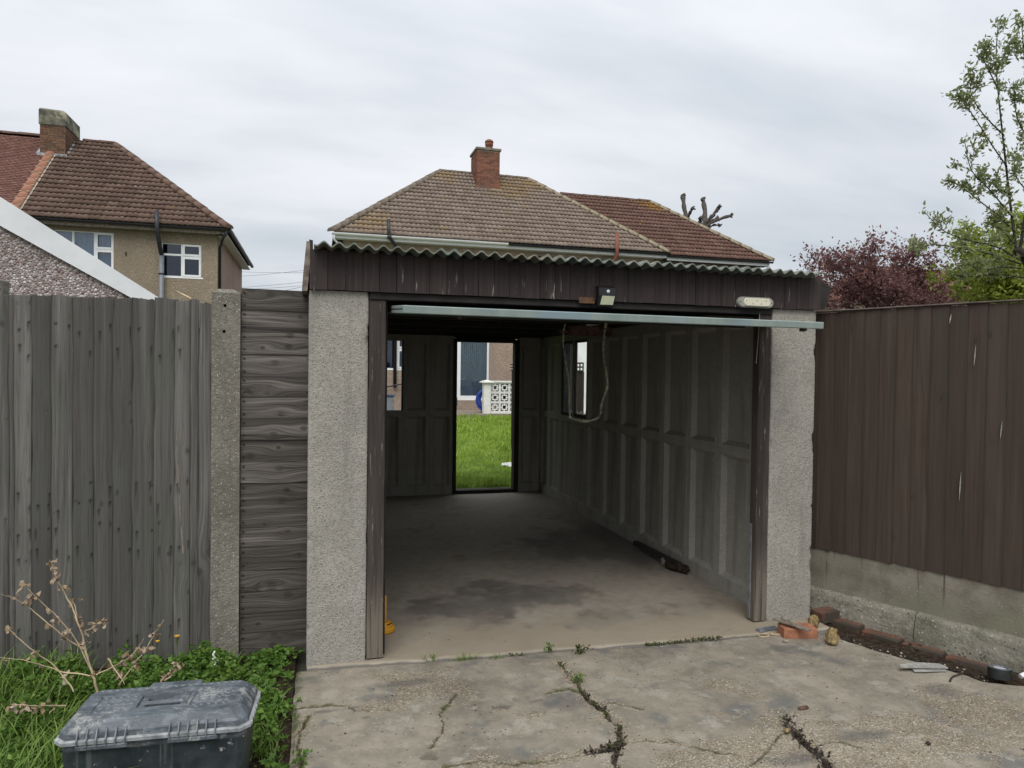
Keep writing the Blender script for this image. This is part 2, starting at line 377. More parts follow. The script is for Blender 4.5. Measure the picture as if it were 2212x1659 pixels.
def mat_agg(name, c0, c1, c2, chip, sc=110, bump=.8, streak=None):
    """cast concrete with exposed aggregate"""
    k = Mat(name); v = k.co('Object'); a = k.noise(v, 4, 5, .6); f = k.noise(v, sc*.55, 4, .7)
    col = k.mix(c0, c1, k.ss(k.math('ADD', k.math('MULTIPLY', a, .4), k.math('MULTIPLY', f, .6)), .38, .62))
    col = k.mix(col, c2, k.math('MULTIPLY', k.ss(k.noise(v, 2.2, 6, .65, .4), .5, .72), .6))
    d = k.voro(v, sc); cid = k.voro(v, sc, out=1)
    col = k.mix(col, chip, k.math('MULTIPLY', k.ss(d, .36, .2), k.ss(k.sep(cid, 0), .72, .9)))
    col = k.mix(col, tuple(x*.28 for x in c0), k.math('MULTIPLY', k.ss(d, .34, .2), k.ss(k.sep(cid, 1), .78, .9)))
    if streak: col = k.mix(col, streak, k.math('MULTIPLY', k.ss(k.noise(k.co('Object', (9, 9, .8)), 1, 5, .6), .52, .68), .55))
    h = k.math('ADD', k.math('MULTIPLY', f, .8), k.math('MULTIPLY', d, -.5))
    return k.done(col, .93, k.bump(h, bump, .008), .2)
def mat_dash(name, cols, grout, sc=60, bump=1.0, wash=None):
    """pebbledash: stone chips bedded in render"""
    k = Mat(name); v = k.co('Object'); w_ = k.n('ShaderNodeVectorMath', operation='ADD'); nz = k.n('ShaderNodeTexNoise'); nz.inputs['Scale'].default_value = sc*.7
    k.l(v, nz.inputs['Vector']); q = k.n('ShaderNodeVectorMath', operation='SCALE'); q.inputs['Scale'].default_value = .35/sc; k.l(nz.outputs[1], q.inputs[0]); k.l(v, w_.inputs[0]); k.l(q.outputs[0], w_.inputs[1]); v2 = w_.outputs[0]
    d = k.voro(v2, sc); e_ = k.voro(v2, sc, 'DISTANCE_TO_EDGE'); cid = k.voro(v2, sc, out=1); n = len(cols)
    col = k.ramp(k.sep(cid, 0), [(i/(n-1), c) for i, c in enumerate(cols)]); col = k.mix(grout, col, k.ss(e_, .03, .12))
    col = k.mix(col, tuple(x*.6 for x in grout), k.math('MULTIPLY', k.ss(k.noise(v, 1.3, 6, .65), .45, .75), .45))
    if wash: col = k.mix(col, wash, k.math('MULTIPLY', k.ss(k.noise(k.co('Object', (2, 2, .35)), 1, 5, .6), .45, .7), .6))
    return k.done(col, .9, k.bump(k.math('MULTIPLY', d, -1.0), bump, .02), .25)
def mat_tile(name, cols, lichen, lich_lo=.60, pale=.64, spots=(), white=.0):
    k = Mat(name); p = k.pos(); r = k.rand()
    col = k.ramp(r, [(i/(len(cols)-1), c) for i, c in enumerate(cols)])
    a = k.noise(p, 5, 5, .65); col = k.mix(col, tuple(x*.55 for x in cols[0]), k.math('MULTIPLY', k.ss(a, .42, .7), .55))
    col = k.mix(col, (.26, .23, .20), k.math('MULTIPLY', k.ss(k.noise(p, 11, 6, .7), pale, pale+.12), .55))
    lm = k.ss(k.math('ADD', k.noise(p, 1.1, 3, .5), k.math('MULTIPLY', k.math('SUBTRACT', k.noise(p, 7, 5, .7), .5), .7)), lich_lo, lich_lo+.12)
    for (x, y, z, rr) in spots:
        dd = k.n('ShaderNodeVectorMath', operation='DISTANCE'); k.l(p, dd.inputs[0]); dd.inputs[1].default_value = (x, y, z)
        lm = k.math('MAXIMUM', lm, k.math('MULTIPLY', k.ss(dd.outputs['Value'], rr, rr*.3), k.ss(k.noise(p, 6, 5, .7), .40, .56)))
    col = k.mix(col, lichen, k.math('MULTIPLY', lm, .7))
    if white: col = k.mix(col, (.5, .5, .47), k.math('MULTIPLY', k.ss(k.noise(p, 9, 2, .5), .735, .76), white))
    return k.done(col, .88, k.bump(k.noise(p, 40, 4, .6), .5, .01), .25)
def mat_leaf(name, c0, c1, c2, rough=.55, tr=.25):
    k = Mat(name); r = k.rand(); p = k.pos()
    f = k.math('ADD', k.math('MULTIPLY', r, .6), k.math('MULTIPLY', k.noise(p, 3, 3), .45))
    col = k.ramp(f, [(.15, c0), (.5, c1), (.85, c2)]); k.done(col, rough, None, .3)
    t = k.n('ShaderNodeBsdfTranslucent'); k.l(col, t.inputs[0]); m2 = k.n('ShaderNodeMixShader'); m2.inputs[0].default_value = tr
    k.l(k.p.outputs[0], m2.inputs[1]); k.l(t.outputs[0], m2.inputs[2]); k.l(m2.outputs[0], k.o.inputs[0]); return k.m
def mat_glass(name, tint=(.8, .9, .95), refl=.10, clear=.85, dirt=0.0):
    k = Mat(name); g = k.n('ShaderNodeBsdfGlossy'); g.inputs[0].default_value = (1, 1, 1, 1); g.inputs[1].default_value = .03
    t = k.n('ShaderNodeBsdfTransparent'); t.inputs[0].default_value = (*tuple(x*clear for x in tint), 1)
    fr = k.n('ShaderNodeFresnel'); fr.inputs[0].default_value = 1.5; m2 = k.n('ShaderNodeMixShader'); k.l(k.math('ADD', fr.outputs[0], refl), m2.inputs[0])
    k.l(t.outputs[0], m2.inputs[1]); k.l(g.outputs[0], m2.inputs[2]); last = m2.outputs[0]
    if dirt:
        d = k.n('ShaderNodeBsdfDiffuse'); d.inputs[0].default_value = (.45, .47, .45, 1); m3 = k.n('ShaderNodeMixShader')
        k.l(k.ss(k.noise(k.co('Object'), 9, 5, .6), .3, .8, dirt*.6, dirt*1.3), m3.inputs[0]); k.l(last, m3.inputs[1]); k.l(d.outputs[0], m3.inputs[2]); last = m3.outputs[0]
    k.l(last, k.o.inputs[0]); return k.m
def mat_bark(name, c0, c1):
    k = Mat(name); v = k.co('Object', (1, 1, .3)); f = k.noise(v, 30, 5, .65); return k.done(k.mix(c0, c1, k.ss(f, .35, .65)), .95, k.bump(f, .8, .01), .15)

M_drive, M_floor = mat_driveway(), mat_floor()
M_pillar = mat_agg('pillar concrete', (.275, .26, .228), (.375, .355, .315), (.25, .24, .215), (.50, .48, .43), 115, .6, (.215, .208, .18))
M_post = mat_agg('post concrete', (.14, .13, .105), (.225, .21, .178), (.105, .10, .08), (.46, .44, .39), 95, .6)
M_panel = mat_agg('panel concrete', (.28, .268, .232), (.36, .345, .30), (.22, .215, .18), (.35, .335, .295), 130, .25, (.165, .16, .135))
M_kerb = mat_agg('kerb concrete', (.16, .15, .12), (.25, .235, .19), (.11, .115, .075), (.42, .40, .34), 60, .7)
M_greywood = wood('weathered grey wood', (.052, .048, .044), (.122, .115, .106), (.225, .213, .195), 95, .7, hue=.42, green=(.10, .108, .09))
M_gatewood = wood('weathered gate plank', (.024, .020, .018), (.092, .081, .072), (.255, .232, .205), 78, 1.0, hue=.3, wob=.18)
M_fascia = wood('dark stained fascia', (.025, .0185, .0175), (.042, .0315, .0295), (.066, .050, .046), 60, .35, rough=.7, peel=(.36, .33, .31), peel_v=(.02, .17), hue=.15)
M_frame = wood('worn door post', (.030, .025, .023), (.056, .046, .041), (.088, .073, .065), 60, .5, rough=.75, peel=(.20, .18, .155), bare=((.17, .145, .115), .12, .55), hue=.1)
M_brownfence = wood('brown stained fence', (.052, .037, .028), (.073, .053, .041), (.097, .072, .056), 55, .4, rough=.88, hue=.26, green=(.058, .052, .040))
M_darkwood = plain('dark timber', (.028, .024, .022), .85, .3, 12)
M_redwood = plain('reddish roof timber', (.16, .085, .065), .8, .3, 14)
M_barge = plain('weathered barge board', (.20, .165, .135), .85, .35, 18, .4)
def mat_roofsheet():
    k = Mat('mossy cement roofing'); p = k.pos(); a = k.noise(p, 7, 6, .65)
    col = k.ramp(a, [(.35, (.115, .135, .115)), (.5, (.18, .205, .175)), (.66, (.27, .28, .245))]); col = k.mix(col, (.20, .17, .12), k.math('MULTIPLY', k.ss(k.noise(p, 2.4, 5, .6), .52, .66), .6))
    return k.done(col, .93, k.bump(k.noise(p, 90, 4), .5, .004), .15)
M_sheet = mat_roofsheet()
def mat_doorpaint():
    k = Mat('pale green door paint'); v = k.co('Object'); s = k.noise(k.co('Object', (3, 20, 1.2)), 2, 5, .6)
    col = k.ramp(s, [(.35, (.175, .225, .21)), (.5, (.225, .275, .255)), (.65, (.275, .315, .285))]); col = k.mix(col, (.20, .27, .30), k.ss(k.noise(v, 2, 3), .5, .62)); col = k.mix(col, (.12, .11, .08), k.ss(k.noise(v, 40, 5, .7), .68, .74))
    return k.done(col, .55, k.bump(k.noise(v, 60, 3), .15, .002), .4)
M_door = mat_doorpaint()
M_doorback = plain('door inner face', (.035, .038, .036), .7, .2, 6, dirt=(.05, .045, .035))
def mat_soil():
    k = Mat('soil'); p = k.pos(); f = k.noise(p, 35, 6, .7); c = k.mix((.022, .016, .011), (.075, .055, .038), k.ss(f, .35, .65))
    c = k.mix(c, (.20, .17, .13), k.math('MULTIPLY', k.ss(k.voro(p, 70), .25, .15), k.ss(k.sep(k.voro(p, 70, out=1), 0), .75, .85)))
    return k.done(c, .97, k.bump(f, 1.0, .02), .1)
M_soil = mat_soil()
M_dashleft = mat_dash('brown pebbledash', [(.19, .145, .10), (.26, .205, .145), (.31, .25, .185), (.23, .175, .12), (.40, .35, .28)], (.27, .22, .165), 34, .5, (.215, .18, .135))
M_dashmain = mat_dash('pinkish pebbledash', [(.23, .165, .12), (.32, .24, .185), (.38, .295, .235), (.28, .20, .15), (.46, .39, .33)], (.32, .25, .20), 30, .5, (.24, .20, .165))
M_dashside = mat_dash('pink side render', [(.30, .21, .16), (.36, .265, .21), (.41, .31, .25)], (.35, .26, .21), 30, .3)
M_chips = mat_dash('white and red chip dash', [(.62, .58, .55), (.24, .15, .13), (.50, .45, .42), (.72, .69, .66), (.38, .29, .26), (.20, .155, .135), (.62, .56, .52)], (.24, .20, .18), 55, .8)
M_tilebrown = mat_tile('brown roof tile', [(.100, .066, .050), (.128, .085, .064), (.155, .104, .080), (.136, .088, .067)], (.22, .12, .04), .68, .66, white=.8)
M_tilegrey = mat_tile('lichened grey roof tile', [(.185, .140, .108), (.225, .172, .135), (.26, .205, .165), (.205, .155, .122)], (.26, .17, .06), .66, .50, spots=[(7.82, 25.6, 8.8, 1.2), (6.7, 24.9, 8.2, 1.2), (4.3, 25.6, 8.7, .9), (1.6, 22.6, 6.1, 1.0)], white=.35)
M_tilered = mat_tile('red brown roof tile', [(.125, .068, .052), (.15, .083, .064), (.175, .100, .078), (.14, .075, .058)], (.34, .19, .02), .70, .56, spots=[(12.5, 25.0, 8.1, .9)], white=.25)
M_plaintile = mat_tile('small red clay tile', [(.13, .062, .046), (.175, .085, .065), (.15, .07, .052), (.12, .055, .045)], (.2, .1, .05), .9, .58)
M_ridge = plain('weathered ridge tile', (.115, .070, .050), .9, .3, 6, .5, dirt=(.17, .15, .11), dirt_lo=.62)
M_ridgegrey = plain('lichened hip tile', (.155, .125, .095), .9, .3, 5, .5, dirt=(.30, .26, .17), dirt_lo=.48)
M_ridgeterra = plain('terracotta ridge tile', (.30, .135, .080), .8, .2, 3, .3)
M_mortar = plain('pale mortar', (.42, .38, .30), .95, .15, 20)
def mat_brick(name, cols):
    k = Mat(name); r = k.rand(); p = k.pos(); c = k.ramp(r, [(i/(len(cols)-1), x) for i, x in enumerate(cols)])
    c = k.mix(c, (.07, .055, .045), k.math('MULTIPLY', k.ss(k.noise(p, 2.5, 5, .65), .48, .7), .65)); return k.done(c, .9, k.bump(k.noise(p, 50, 4), .5, .008), .2)
M_brick = mat_brick('chimney brick', [(.14, .06, .042), (.21, .085, .055), (.25, .11, .07), (.17, .08, .055)])
M_brickold = mat_brick('old chimney brick', [(.10, .055, .036), (.16, .085, .052), (.19, .105, .062), (.13, .075, .05)])
M_oddbrick = plain('orange brick', (.36, .155, .088), .88, .18, 22, .4, dirt=(.28, .20, .14), dirt_lo=.62)
M_edgebrick = plain('dirty red brick', (.18, .085, .055), .92, .3, 18, .6, dirt=(.06, .048, .036), dirt_lo=.40)
M_cap = plain('chimney cap', (.13, .125, .095), .95, .35, 4, .5, dirt=(.36, .34, .24), dirt_lo=.54)
M_capgrey = plain('thin chimney cap', (.21, .18, .15), .95, .25, 6, .4)
M_pot = plain('chimney pot', (.24, .10, .06), .85, .2, 10)
M_lead = plain('lead flashing', (.30, .31, .33), .6, .2, 9, .2)
M_upvc = plain('white plastic', (.78, .79, .80), .35, .04, 4, .03)
M_whitedirty = plain('white painted board', (.70, .72, .72), .45, .05, 2.5, .05, dirt=(.52, .54, .47), dirt_lo=.60)
M_blackpvc = plain('black plastic pipe', (.022, .023, .027), .4, .15, 8, .05)
M_greypvc = plain('grey plastic pipe', (.17, .19, .21), .4, .1, 8, .05)
M_redpipe = plain('red brown pipe', (.22, .075, .045), .6, .15, 8, .1)
M_glassdark = mat_glass('window glass', (.6, .75, .95), .012, .85)
M_glassold = mat_glass('dusty garage glass', (.92, .95, .96), .0, .97, .10)
M_room = plain('dark room', (.035, .058, .105), .9, .1)
M_curtain = plain('pale curtain', (.34, .43, .50), .9, .12, 6)
M_blind = plain('vertical blind', (.62, .64, .64), .8, .05)
M_bluebag = plain('blue plastic', (.06, .20, .50), .5, .25, 6)
M_bluehose = plain('blue hose', (.035, .075, .36), .45, .12, 12)
M_whiteblock = plain('white painted block', (.72, .72, .68), .8, .06, 8, .25, dirt=(.52, .51, .45), dirt_lo=.66)
M_patio = plain('patio slab', (.24, .205, .165), .9, .2, 5, .3)
M_render = plain('white rendered wall', (.80, .80, .79), .85, .05, 5, .2)
M_lamp = plain('black lamp housing', (.016, .016, .018), .35, .15, 20, .05)
M_lampglass = plain('pale lamp diffuser', (.60, .62, .42), .3, .05, 20, .02)
M_loz = plain('worn tread plastic', (.17, .19, .205), .55, .3, 30, .1)
M_clear = mat_glass('clear house glass', (.86, .93, 1), .015, .92)
M_bulkglass = plain('cream lamp diffuser', (.72, .68, .52), .3, .04, 9, .02)
M_bulk = plain('grey lamp body', (.36, .36, .31), .5, .12, 14, .1)
M_sensor = plain('white sensor dome', (.62, .64, .66), .25, .02)
M_plate = plain('brown wooden plate', (.12, .060, .028), .6, .3, 40, .3)
M_rust = plain('brown metal', (.09, .06, .045), .7, .3, 20)
M_cable = plain('pale hanging hose', (.40, .38, .30), .7, .3, 40, .3)
M_yellow = plain('yellow plastic', (.62, .30, .02), .5, .12, 12, .1)
M_black = plain('black rubber', (.012, .013, .015), .6, .2, 20, .1)
def mat_box():
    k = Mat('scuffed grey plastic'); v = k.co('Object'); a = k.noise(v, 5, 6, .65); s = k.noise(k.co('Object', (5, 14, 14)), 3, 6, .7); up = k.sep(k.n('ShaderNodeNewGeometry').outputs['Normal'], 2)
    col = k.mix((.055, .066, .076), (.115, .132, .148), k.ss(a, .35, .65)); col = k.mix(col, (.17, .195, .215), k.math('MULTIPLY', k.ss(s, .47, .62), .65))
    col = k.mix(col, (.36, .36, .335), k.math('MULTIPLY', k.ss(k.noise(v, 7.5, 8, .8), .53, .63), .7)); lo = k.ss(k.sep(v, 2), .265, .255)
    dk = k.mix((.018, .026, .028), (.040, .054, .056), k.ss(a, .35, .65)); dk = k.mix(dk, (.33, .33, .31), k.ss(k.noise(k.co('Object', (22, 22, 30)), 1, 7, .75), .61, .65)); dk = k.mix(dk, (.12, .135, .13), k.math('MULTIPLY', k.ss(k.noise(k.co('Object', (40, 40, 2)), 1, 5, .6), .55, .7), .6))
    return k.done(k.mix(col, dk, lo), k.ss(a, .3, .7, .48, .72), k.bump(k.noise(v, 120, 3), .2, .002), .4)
M_box = mat_box()
M_edgewear = plain('worn pale plastic', (.30, .315, .32), .6, .3, 18, .1, dirt=(.12, .14, .15), dirt_lo=.55)
M_lawn = plain('lawn base', (.12, .20, .03), .95, .35, 3, .6)
M_meadow = plain('rough ground', (.08, .085, .055), .97, .4, .6, .6)
M_grass = mat_leaf('lawn grass', (.17, .28, .035), (.28, .42, .06), (.42, .52, .11), .6, .35)
M_blade = mat_leaf('weed grass', (.075, .14, .022), (.14, .24, .04), (.24, .33, .085), .5, .3)
M_weed = mat_leaf('weed leaf', (.045, .105, .016), (.095, .185, .030), (.17, .27, .05), .5, .3)
M_dry = plain('dry stem', (.50, .39, .25), .85, .25, 12)
M_dryleaf = mat_leaf('dry leaf', (.22, .135, .07), (.36, .27, .18), (.48, .40, .31), .8, .2)
M_treeleaf = mat_leaf('pear tree leaf', (.13, .16, .065), (.22, .25, .105), (.33, .36, .18), .5, .5)
M_limeleaf = mat_leaf('yellow green leaf', (.13, .18, .02), (.25, .31, .04), (.37, .40, .07), .5, .4)
M_plumleaf = mat_leaf('purple leaf', (.115, .050, .050), (.20, .098, .092), (.29, .16, .15), .5, .45)
M_bark, M_barkgrey = mat_bark('dark bark', (.022, .018, .015), (.065, .055, .045)), mat_bark('grey bark', (.055, .048, .042), (.13, .115, .10))
M_flower = plain('yellow petal', (.75, .42, .01), .6, .1); M_whitepetal = plain('white petal', (.78, .78, .70), .6, .05)
M_foam = plain('yellow foam', (.36, .265, .12), .95, .35, 60, 1.0, dirt=(.16, .11, .06), dirt_lo=.48)
M_slate = plain('cement sheet shard', (.34, .335, .30), .9, .2, 30, .4)
M_tape = plain('black tape', (.020, .024, .023), .45, .15, 30, .05); M_tapeside = plain('tape roll side', (.12, .135, .145), .6, .12, 30, .1); M_tapecore = plain('tape core', (.50, .49, .54), .8, .06, 30)
M_metal = plain('dull metal strip', (.28, .30, .32), .45, .2, 30, .1, metal=.6)
M_wire = plain('overhead wire', (.16, .17, .19), .6, .1)
M_stone = plain('pale stone crumb', (.36, .31, .24), .9, .35, 40, .4)
M_litter = plain('dead leaf litter', (.052, .039, .030), .95, .5, 60, .5)
M_moss = mat_leaf('moss', (.035, .05, .012), (.07, .085, .02), (.11, .12, .035), .8, .2)

# ================================================================ ground
g = MB()
g.add([(-400, -60, -.09), (400, -60, -.09), (400, 700, -.09), (-400, 700, -.09)], [(0, 1, 2, 3)])
tag(g.build('ground', M_meadow), kind='structure')
# soil bed on the left and beside the kerb on the right
def soil_sheet(name, x0, x1, y0, y1, z, amp, d=.03):
    nu, nv = int((x1-x0)/d)+1, int((y1-y0)/d)+1; X, Y = np.meshgrid(np.linspace(x0, x1, nu), np.linspace(y0, y1, nv), indexing='ij')
    Z = z+(fbm(X*6, Y*6, 5, 4)-.5)*amp; return tag(obj(name, npmesh(name, np.stack([X, Y, Z], -1).reshape(-1, 3), gridF(nu, nv), M_soil, True)), kind='structure')
soil_sheet('soil_bed', -3.2, -.09, -1, 4.6, -.03, .05); soil_sheet('soil_strip', 2.88, 4.2, 1.2, 4.6, -.04, .05)
# the driveway slab
JX = [-.10, .6, 1.04, 1.6, 2.32, 3.3]; JY = [3.775, 3.725, 3.70, 3.665, 3.625, 3.60]
def joint(x): return np.interp(x, JX, JY)+(fbm(np.asarray(x)*7, np.asarray(x)*0+3.3, 3, 2)-.5)*.022
def slab_right(y): return np.interp(-np.asarray(y), [-3.75, -3.56, -3.496, -3.19, -2.96, -2.80, -2.74, -2.60, -1.7], [2.9, 2.93, 2.99, 3.13, 3.28, 3.31, 3.40, 3.70, 4.1])+(fbm(np.asarray(y)*6, np.asarray(y)*0+1.2, 3, 8)-.5)*.07
def pxs(L): return [(lambda q: (q.x, q.y))(onZ(x, y, 0)) for x, y in L]
CR1 = pxs([(1208, 1432), (1216, 1447), (1240, 1470), (1258, 1498), (1284, 1524), (1306, 1540), (1336, 1572), (1341, 1600), (1337, 1622), (1326, 1645), (1333, 1672), (1322, 1730)])
CR1b = pxs([(1340, 1606), (1312, 1622), (1262, 1634), (1200, 1640), (1150, 1648)])
CR2 = pxs([(1690, 1548), (1712, 1574), (1726, 1592), (1744, 1612), (1772, 1634), (1792, 1660), (1800, 1700)])
CR3 = pxs([(668, 1545), (646, 1580), (650, 1640), (652, 1700)])
HAIR = [pxs(q) for q in ([(1341, 1606), (1400, 1600), (1470, 1606), (1540, 1625), (1600, 1632)], [(1258, 1498), (1225, 1490), (1180, 1500)], [(1284, 1524), (1330, 1520), (1385, 1535)], [(930, 1615), (960, 1575), (950, 1540), (985, 1500)], [(1712, 1574), (1680, 1590), (1660, 1620), (1620, 1655)], [(1744, 1612), (1800, 1600), (1860, 1612)], [(640, 1530), (720, 1522), (800, 1535)], [(1200, 1640), (1120, 1650), (1040, 1642), (960, 1655)])]
def slab_grid(nu, nv, y0, fine):
    U, Vv = np.meshgrid(np.linspace(0, 1, nu), np.linspace(0, 1, nv), indexing='ij')
    X = -.085+U*3.6; Y = y0+Vv*(3.7-y0)
    for _ in range(2): X = -.085+U*(slab_right(Y)+.085)+(fbm(Y*9, Y*0+.7, 3, 5)-.5)*.02*(U < .02); Y = y0+Vv*(joint(X)-.006-y0)
    Z = (fbm(X*1.7, Y*1.7, 3, 1)-.5)*.018+(fbm(X*14, Y*14, 3, 2)-.5)*.006
    soil = np.zeros_like(X); agg = sstep(.50, .66, fbm(X*2.0+3, Y*2.0, 4, 21))*.75; moss = np.zeros_like(X)
    wob = (fbm(X*26, Y*26, 3, 31)-.5)*.035
    def crack(P, wfun, depth, a_r=.10):
        nonlocal soil, agg, moss, Z
        d, t = pdist(X+wob, Y+wob*.7, P); wd = wfun(t); m = sstep(wd*1.25, wd*.65, d)
        soil = np.maximum(soil, m); Z = Z-depth*m; agg = np.maximum(agg, sstep(a_r, .01, d)*(.35+.75*fbm(X*12, Y*12, 3, 40)))
        moss = np.maximum(moss, sstep(wd+.035, wd*.4, d)*fbm(X*5, Y*5, 3, 41)*1.2)
    crack(CR1, lambda t: .0028+.009*np.exp(-((t-.32)/.09)**2)+.004*np.exp(-((t-.55)/.1)**2)+.010*np.exp(-((t-.84)/.10)**2), .018)
    crack(CR1b, lambda t: .004+.020*np.exp(-((t-.12)/.2)**2), .016)
    crack(CR2, lambda t: .002+.015*sstep(0, .5, t)*(.2+1.3*vn(t*14, t*0, 5)), .02, .22); crack(CR3, lambda t: .004+0*t, .012, .06)
    for q in HAIR: crack(q, lambda t: .0022+.0022*vn(t*7, t*0, 9), .006, .03)
    h = onZ(930, 1632, 0); d = np.hypot((X-h.x)/1.0+wob*1.3, (Y-h.y)/1.25+wob); m = sstep(.034, .022, d); Z = Z-.022*m; soil = np.maximum(soil, m*.35)
    for px, py, rr in [(1090, 1530, .06), (1560, 1480, .16), (1620, 1500, .12), (1690, 1560, .2), (1600, 1545, .05), (1545, 1545, .05), (2000, 1600, .35), (1500, 1650, .25), (1150, 1545, .07), (1900, 1640, .4)]:
        q = onZ(px, py, 0); d = np.hypot(X-q.x, (Y-q.y)*1.3); agg = np.maximum(agg, sstep(rr, rr*.3, d+wob*3)*(.5+.6*fbm(X*9, Y*9, 3, 50)))
    damp = np.zeros_like(X)
    for px, py, rx, ry in [(1225, 1520, .16, .10), (700, 1536, .07, .02), (760, 1530, .05, .015), (790, 1550, .03, .02), (1090, 1528, .06, .03), (1160, 1515, .05, .02), (880, 1475, .2, .05), (1690, 1400, .14, .05), (2030, 1490, .12, .10), (1860, 1590, .2, .05), (1720, 1640, .16, .05)]:
        q = onZ(px, py, 0); d = np.hypot((X-q.x)/rx, (Y-q.y)/ry); damp = np.maximum(damp, sstep(1.1, .3, d+wob*14))
    je = joint(X)-Y; moss = np.maximum(moss, sstep(.06, .0, je)*fbm(X*4, Y*4, 3, 60)*1.3); agg = np.maximum(agg, sstep(.09, .0, je)*.8*fbm(X*8, Y*8, 3, 61)*1.2)
    soil = np.maximum(soil, sstep(.011, .003, je+(fbm(X*18, Y*0, 3, 64)-.5)*.016)); soil = np.maximum(soil, .8*sstep(.03, .0, je)*sstep(.52, .62, fbm(X*11, Y*11, 3, 66)))
    Z = Z+(fbm(X*70, Y*70, 2, 70)-.5)*.006*agg; ed = np.minimum(je, np.minimum(X+.085, slab_right(Y)-X)); Z = Z-.012*sstep(.02, 0, ed)
    moss = np.maximum(moss, sstep(.12, 0, X+.085)*fbm(X*5, Y*5, 3, 62)*1.1)
    P = np.stack([X, Y, Z], -1); n = nu*nv; Pf = P.reshape(-1, 3)
    ringi = [i*nv for i in range(nu)]+[(nu-1)*nv+j for j in range(1, nv)]+[i*nv+nv-1 for i in range(nu-2, -1, -1)]+[j for j in range(nv-2, 0, -1)]
    B = Pf[ringi].copy(); B[:, 2] = -.10; m_ = len(ringi); q = np.arange(m_); q1 = (q+1) % m_; ri = np.array(ringi)
    F = np.concatenate([gridF(nu, nv), np.stack([ri[q], n+q, n+q1, ri[q1]], 1)]); ex = lambda a: np.concatenate([a.ravel(), a.ravel()[ringi]])
    return npmesh('driveway', np.concatenate([Pf, B]), F, M_drive, True, {'soil': ex(soil), 'agg': ex(agg), 'moss': ex(moss), 'damp': ex(damp)})
dm = slab_grid(640, 360, 1.75, True)
tag(obj('driveway', dm), kind='structure')
g = MB(); g.box(-.085, 3.42, -12, 1.742, -.1, -.004); d2 = tag(g.build('driveway_near', M_drive), kind='structure')
# garage floor
def floor_mesh():
    nu, nv = 140, 260; U, Vv = np.meshgrid(np.linspace(0, 1, nu), np.linspace(0, 1, nv), indexing='ij')
    X = -.03+U*3.1; Y0 = joint(X)+.010; Y = Y0+(Vv**1.4)*(8.82-Y0); Z = .004+(fbm(X*2, Y*2, 3, 77)-.5)*.012-.012*sstep(.03, 0, Y-Y0)
    oil = np.zeros_like(X); wb = (fbm(X*3, Y*3, 4, 78)-.5)
    for px, py, rx, ry, a in [(1085, 1300, .55, .42, 1), (1200, 1290, .3, .3, .75), (1330, 1330, .35, .2, .5), (960, 1330, .3, .25, .45), (1290, 1180, .7, .8, .8), (1120, 1200, .5, .5, .35), (1500, 1310, .3, .2, .35)]:
        q = onZ(px, py, 0); oil = np.maximum(oil, a*sstep(1.0, .55, np.hypot((X-q.x)/rx, (Y-q.y)/ry)+wb*1.6+(fbm(X*14, Y*14, 3, 79)-.5)*.7)*(.55+.6*fbm(X*5, Y*5, 3, 80)))
    oil = np.maximum(oil, .9*sstep(.5, .1, np.abs(X-2.75)+wb*.5)*sstep(4.9, 5.4, Y)*sstep(7.2, 6.4, Y)); dust = sstep(.75, .2, Y-Y0+wb*.6)*(1-oil); dust = dust*sstep(.012, .022, Y-Y0); oil = np.maximum(oil, sstep(.016, .006, Y-Y0+(fbm(X*16, X*0+.4, 3, 81)-.5)*.02))
    P = np.stack([X, Y, Z], -1).reshape(-1, 3); n = len(P); ri = np.array([i*nv for i in range(nu)]); B = P[ri].copy(); B[:, 2] = -.1; q = np.arange(nu-1)
    F = np.concatenate([gridF(nu, nv), np.stack([ri[q], n+q, n+q+1, ri[q+1]], 1)]); ex = lambda a: np.concatenate([a.ravel(), a.ravel()[ri]])
    return npmesh('garage_floor', np.concatenate([P, B]), F, M_floor, True, {'oil': ex(oil), 'dust': ex(dust)})
tag(obj('garage_floor', floor_mesh()), kind='structure')
# lawn behind, gently rising to the house
def lawn_z(x, y): return .015+np.maximum(0, (y-9.0))*.0165+(fbm(np.asarray(x)*1.3, np.asarray(y)*1.3, 3, 90)-.5)*.07*sstep(9.0, 9.8, y)
X, Y = np.meshgrid(np.linspace(-6, 9, 90), np.linspace(9.02, 19.6, 90), indexing='ij')
lawn = tag(obj('lawn', npmesh('lawn', np.stack([X, Y, lawn_z(X, Y)], -1).reshape(-1, 3), gridF(90, 90), M_lawn, True)), kind='structure')
g = MB(); g.box(.9, 3.3, 8.83, 9.1, -.05, .012); tag(g.build('back_path', M_patio), kind='structure')
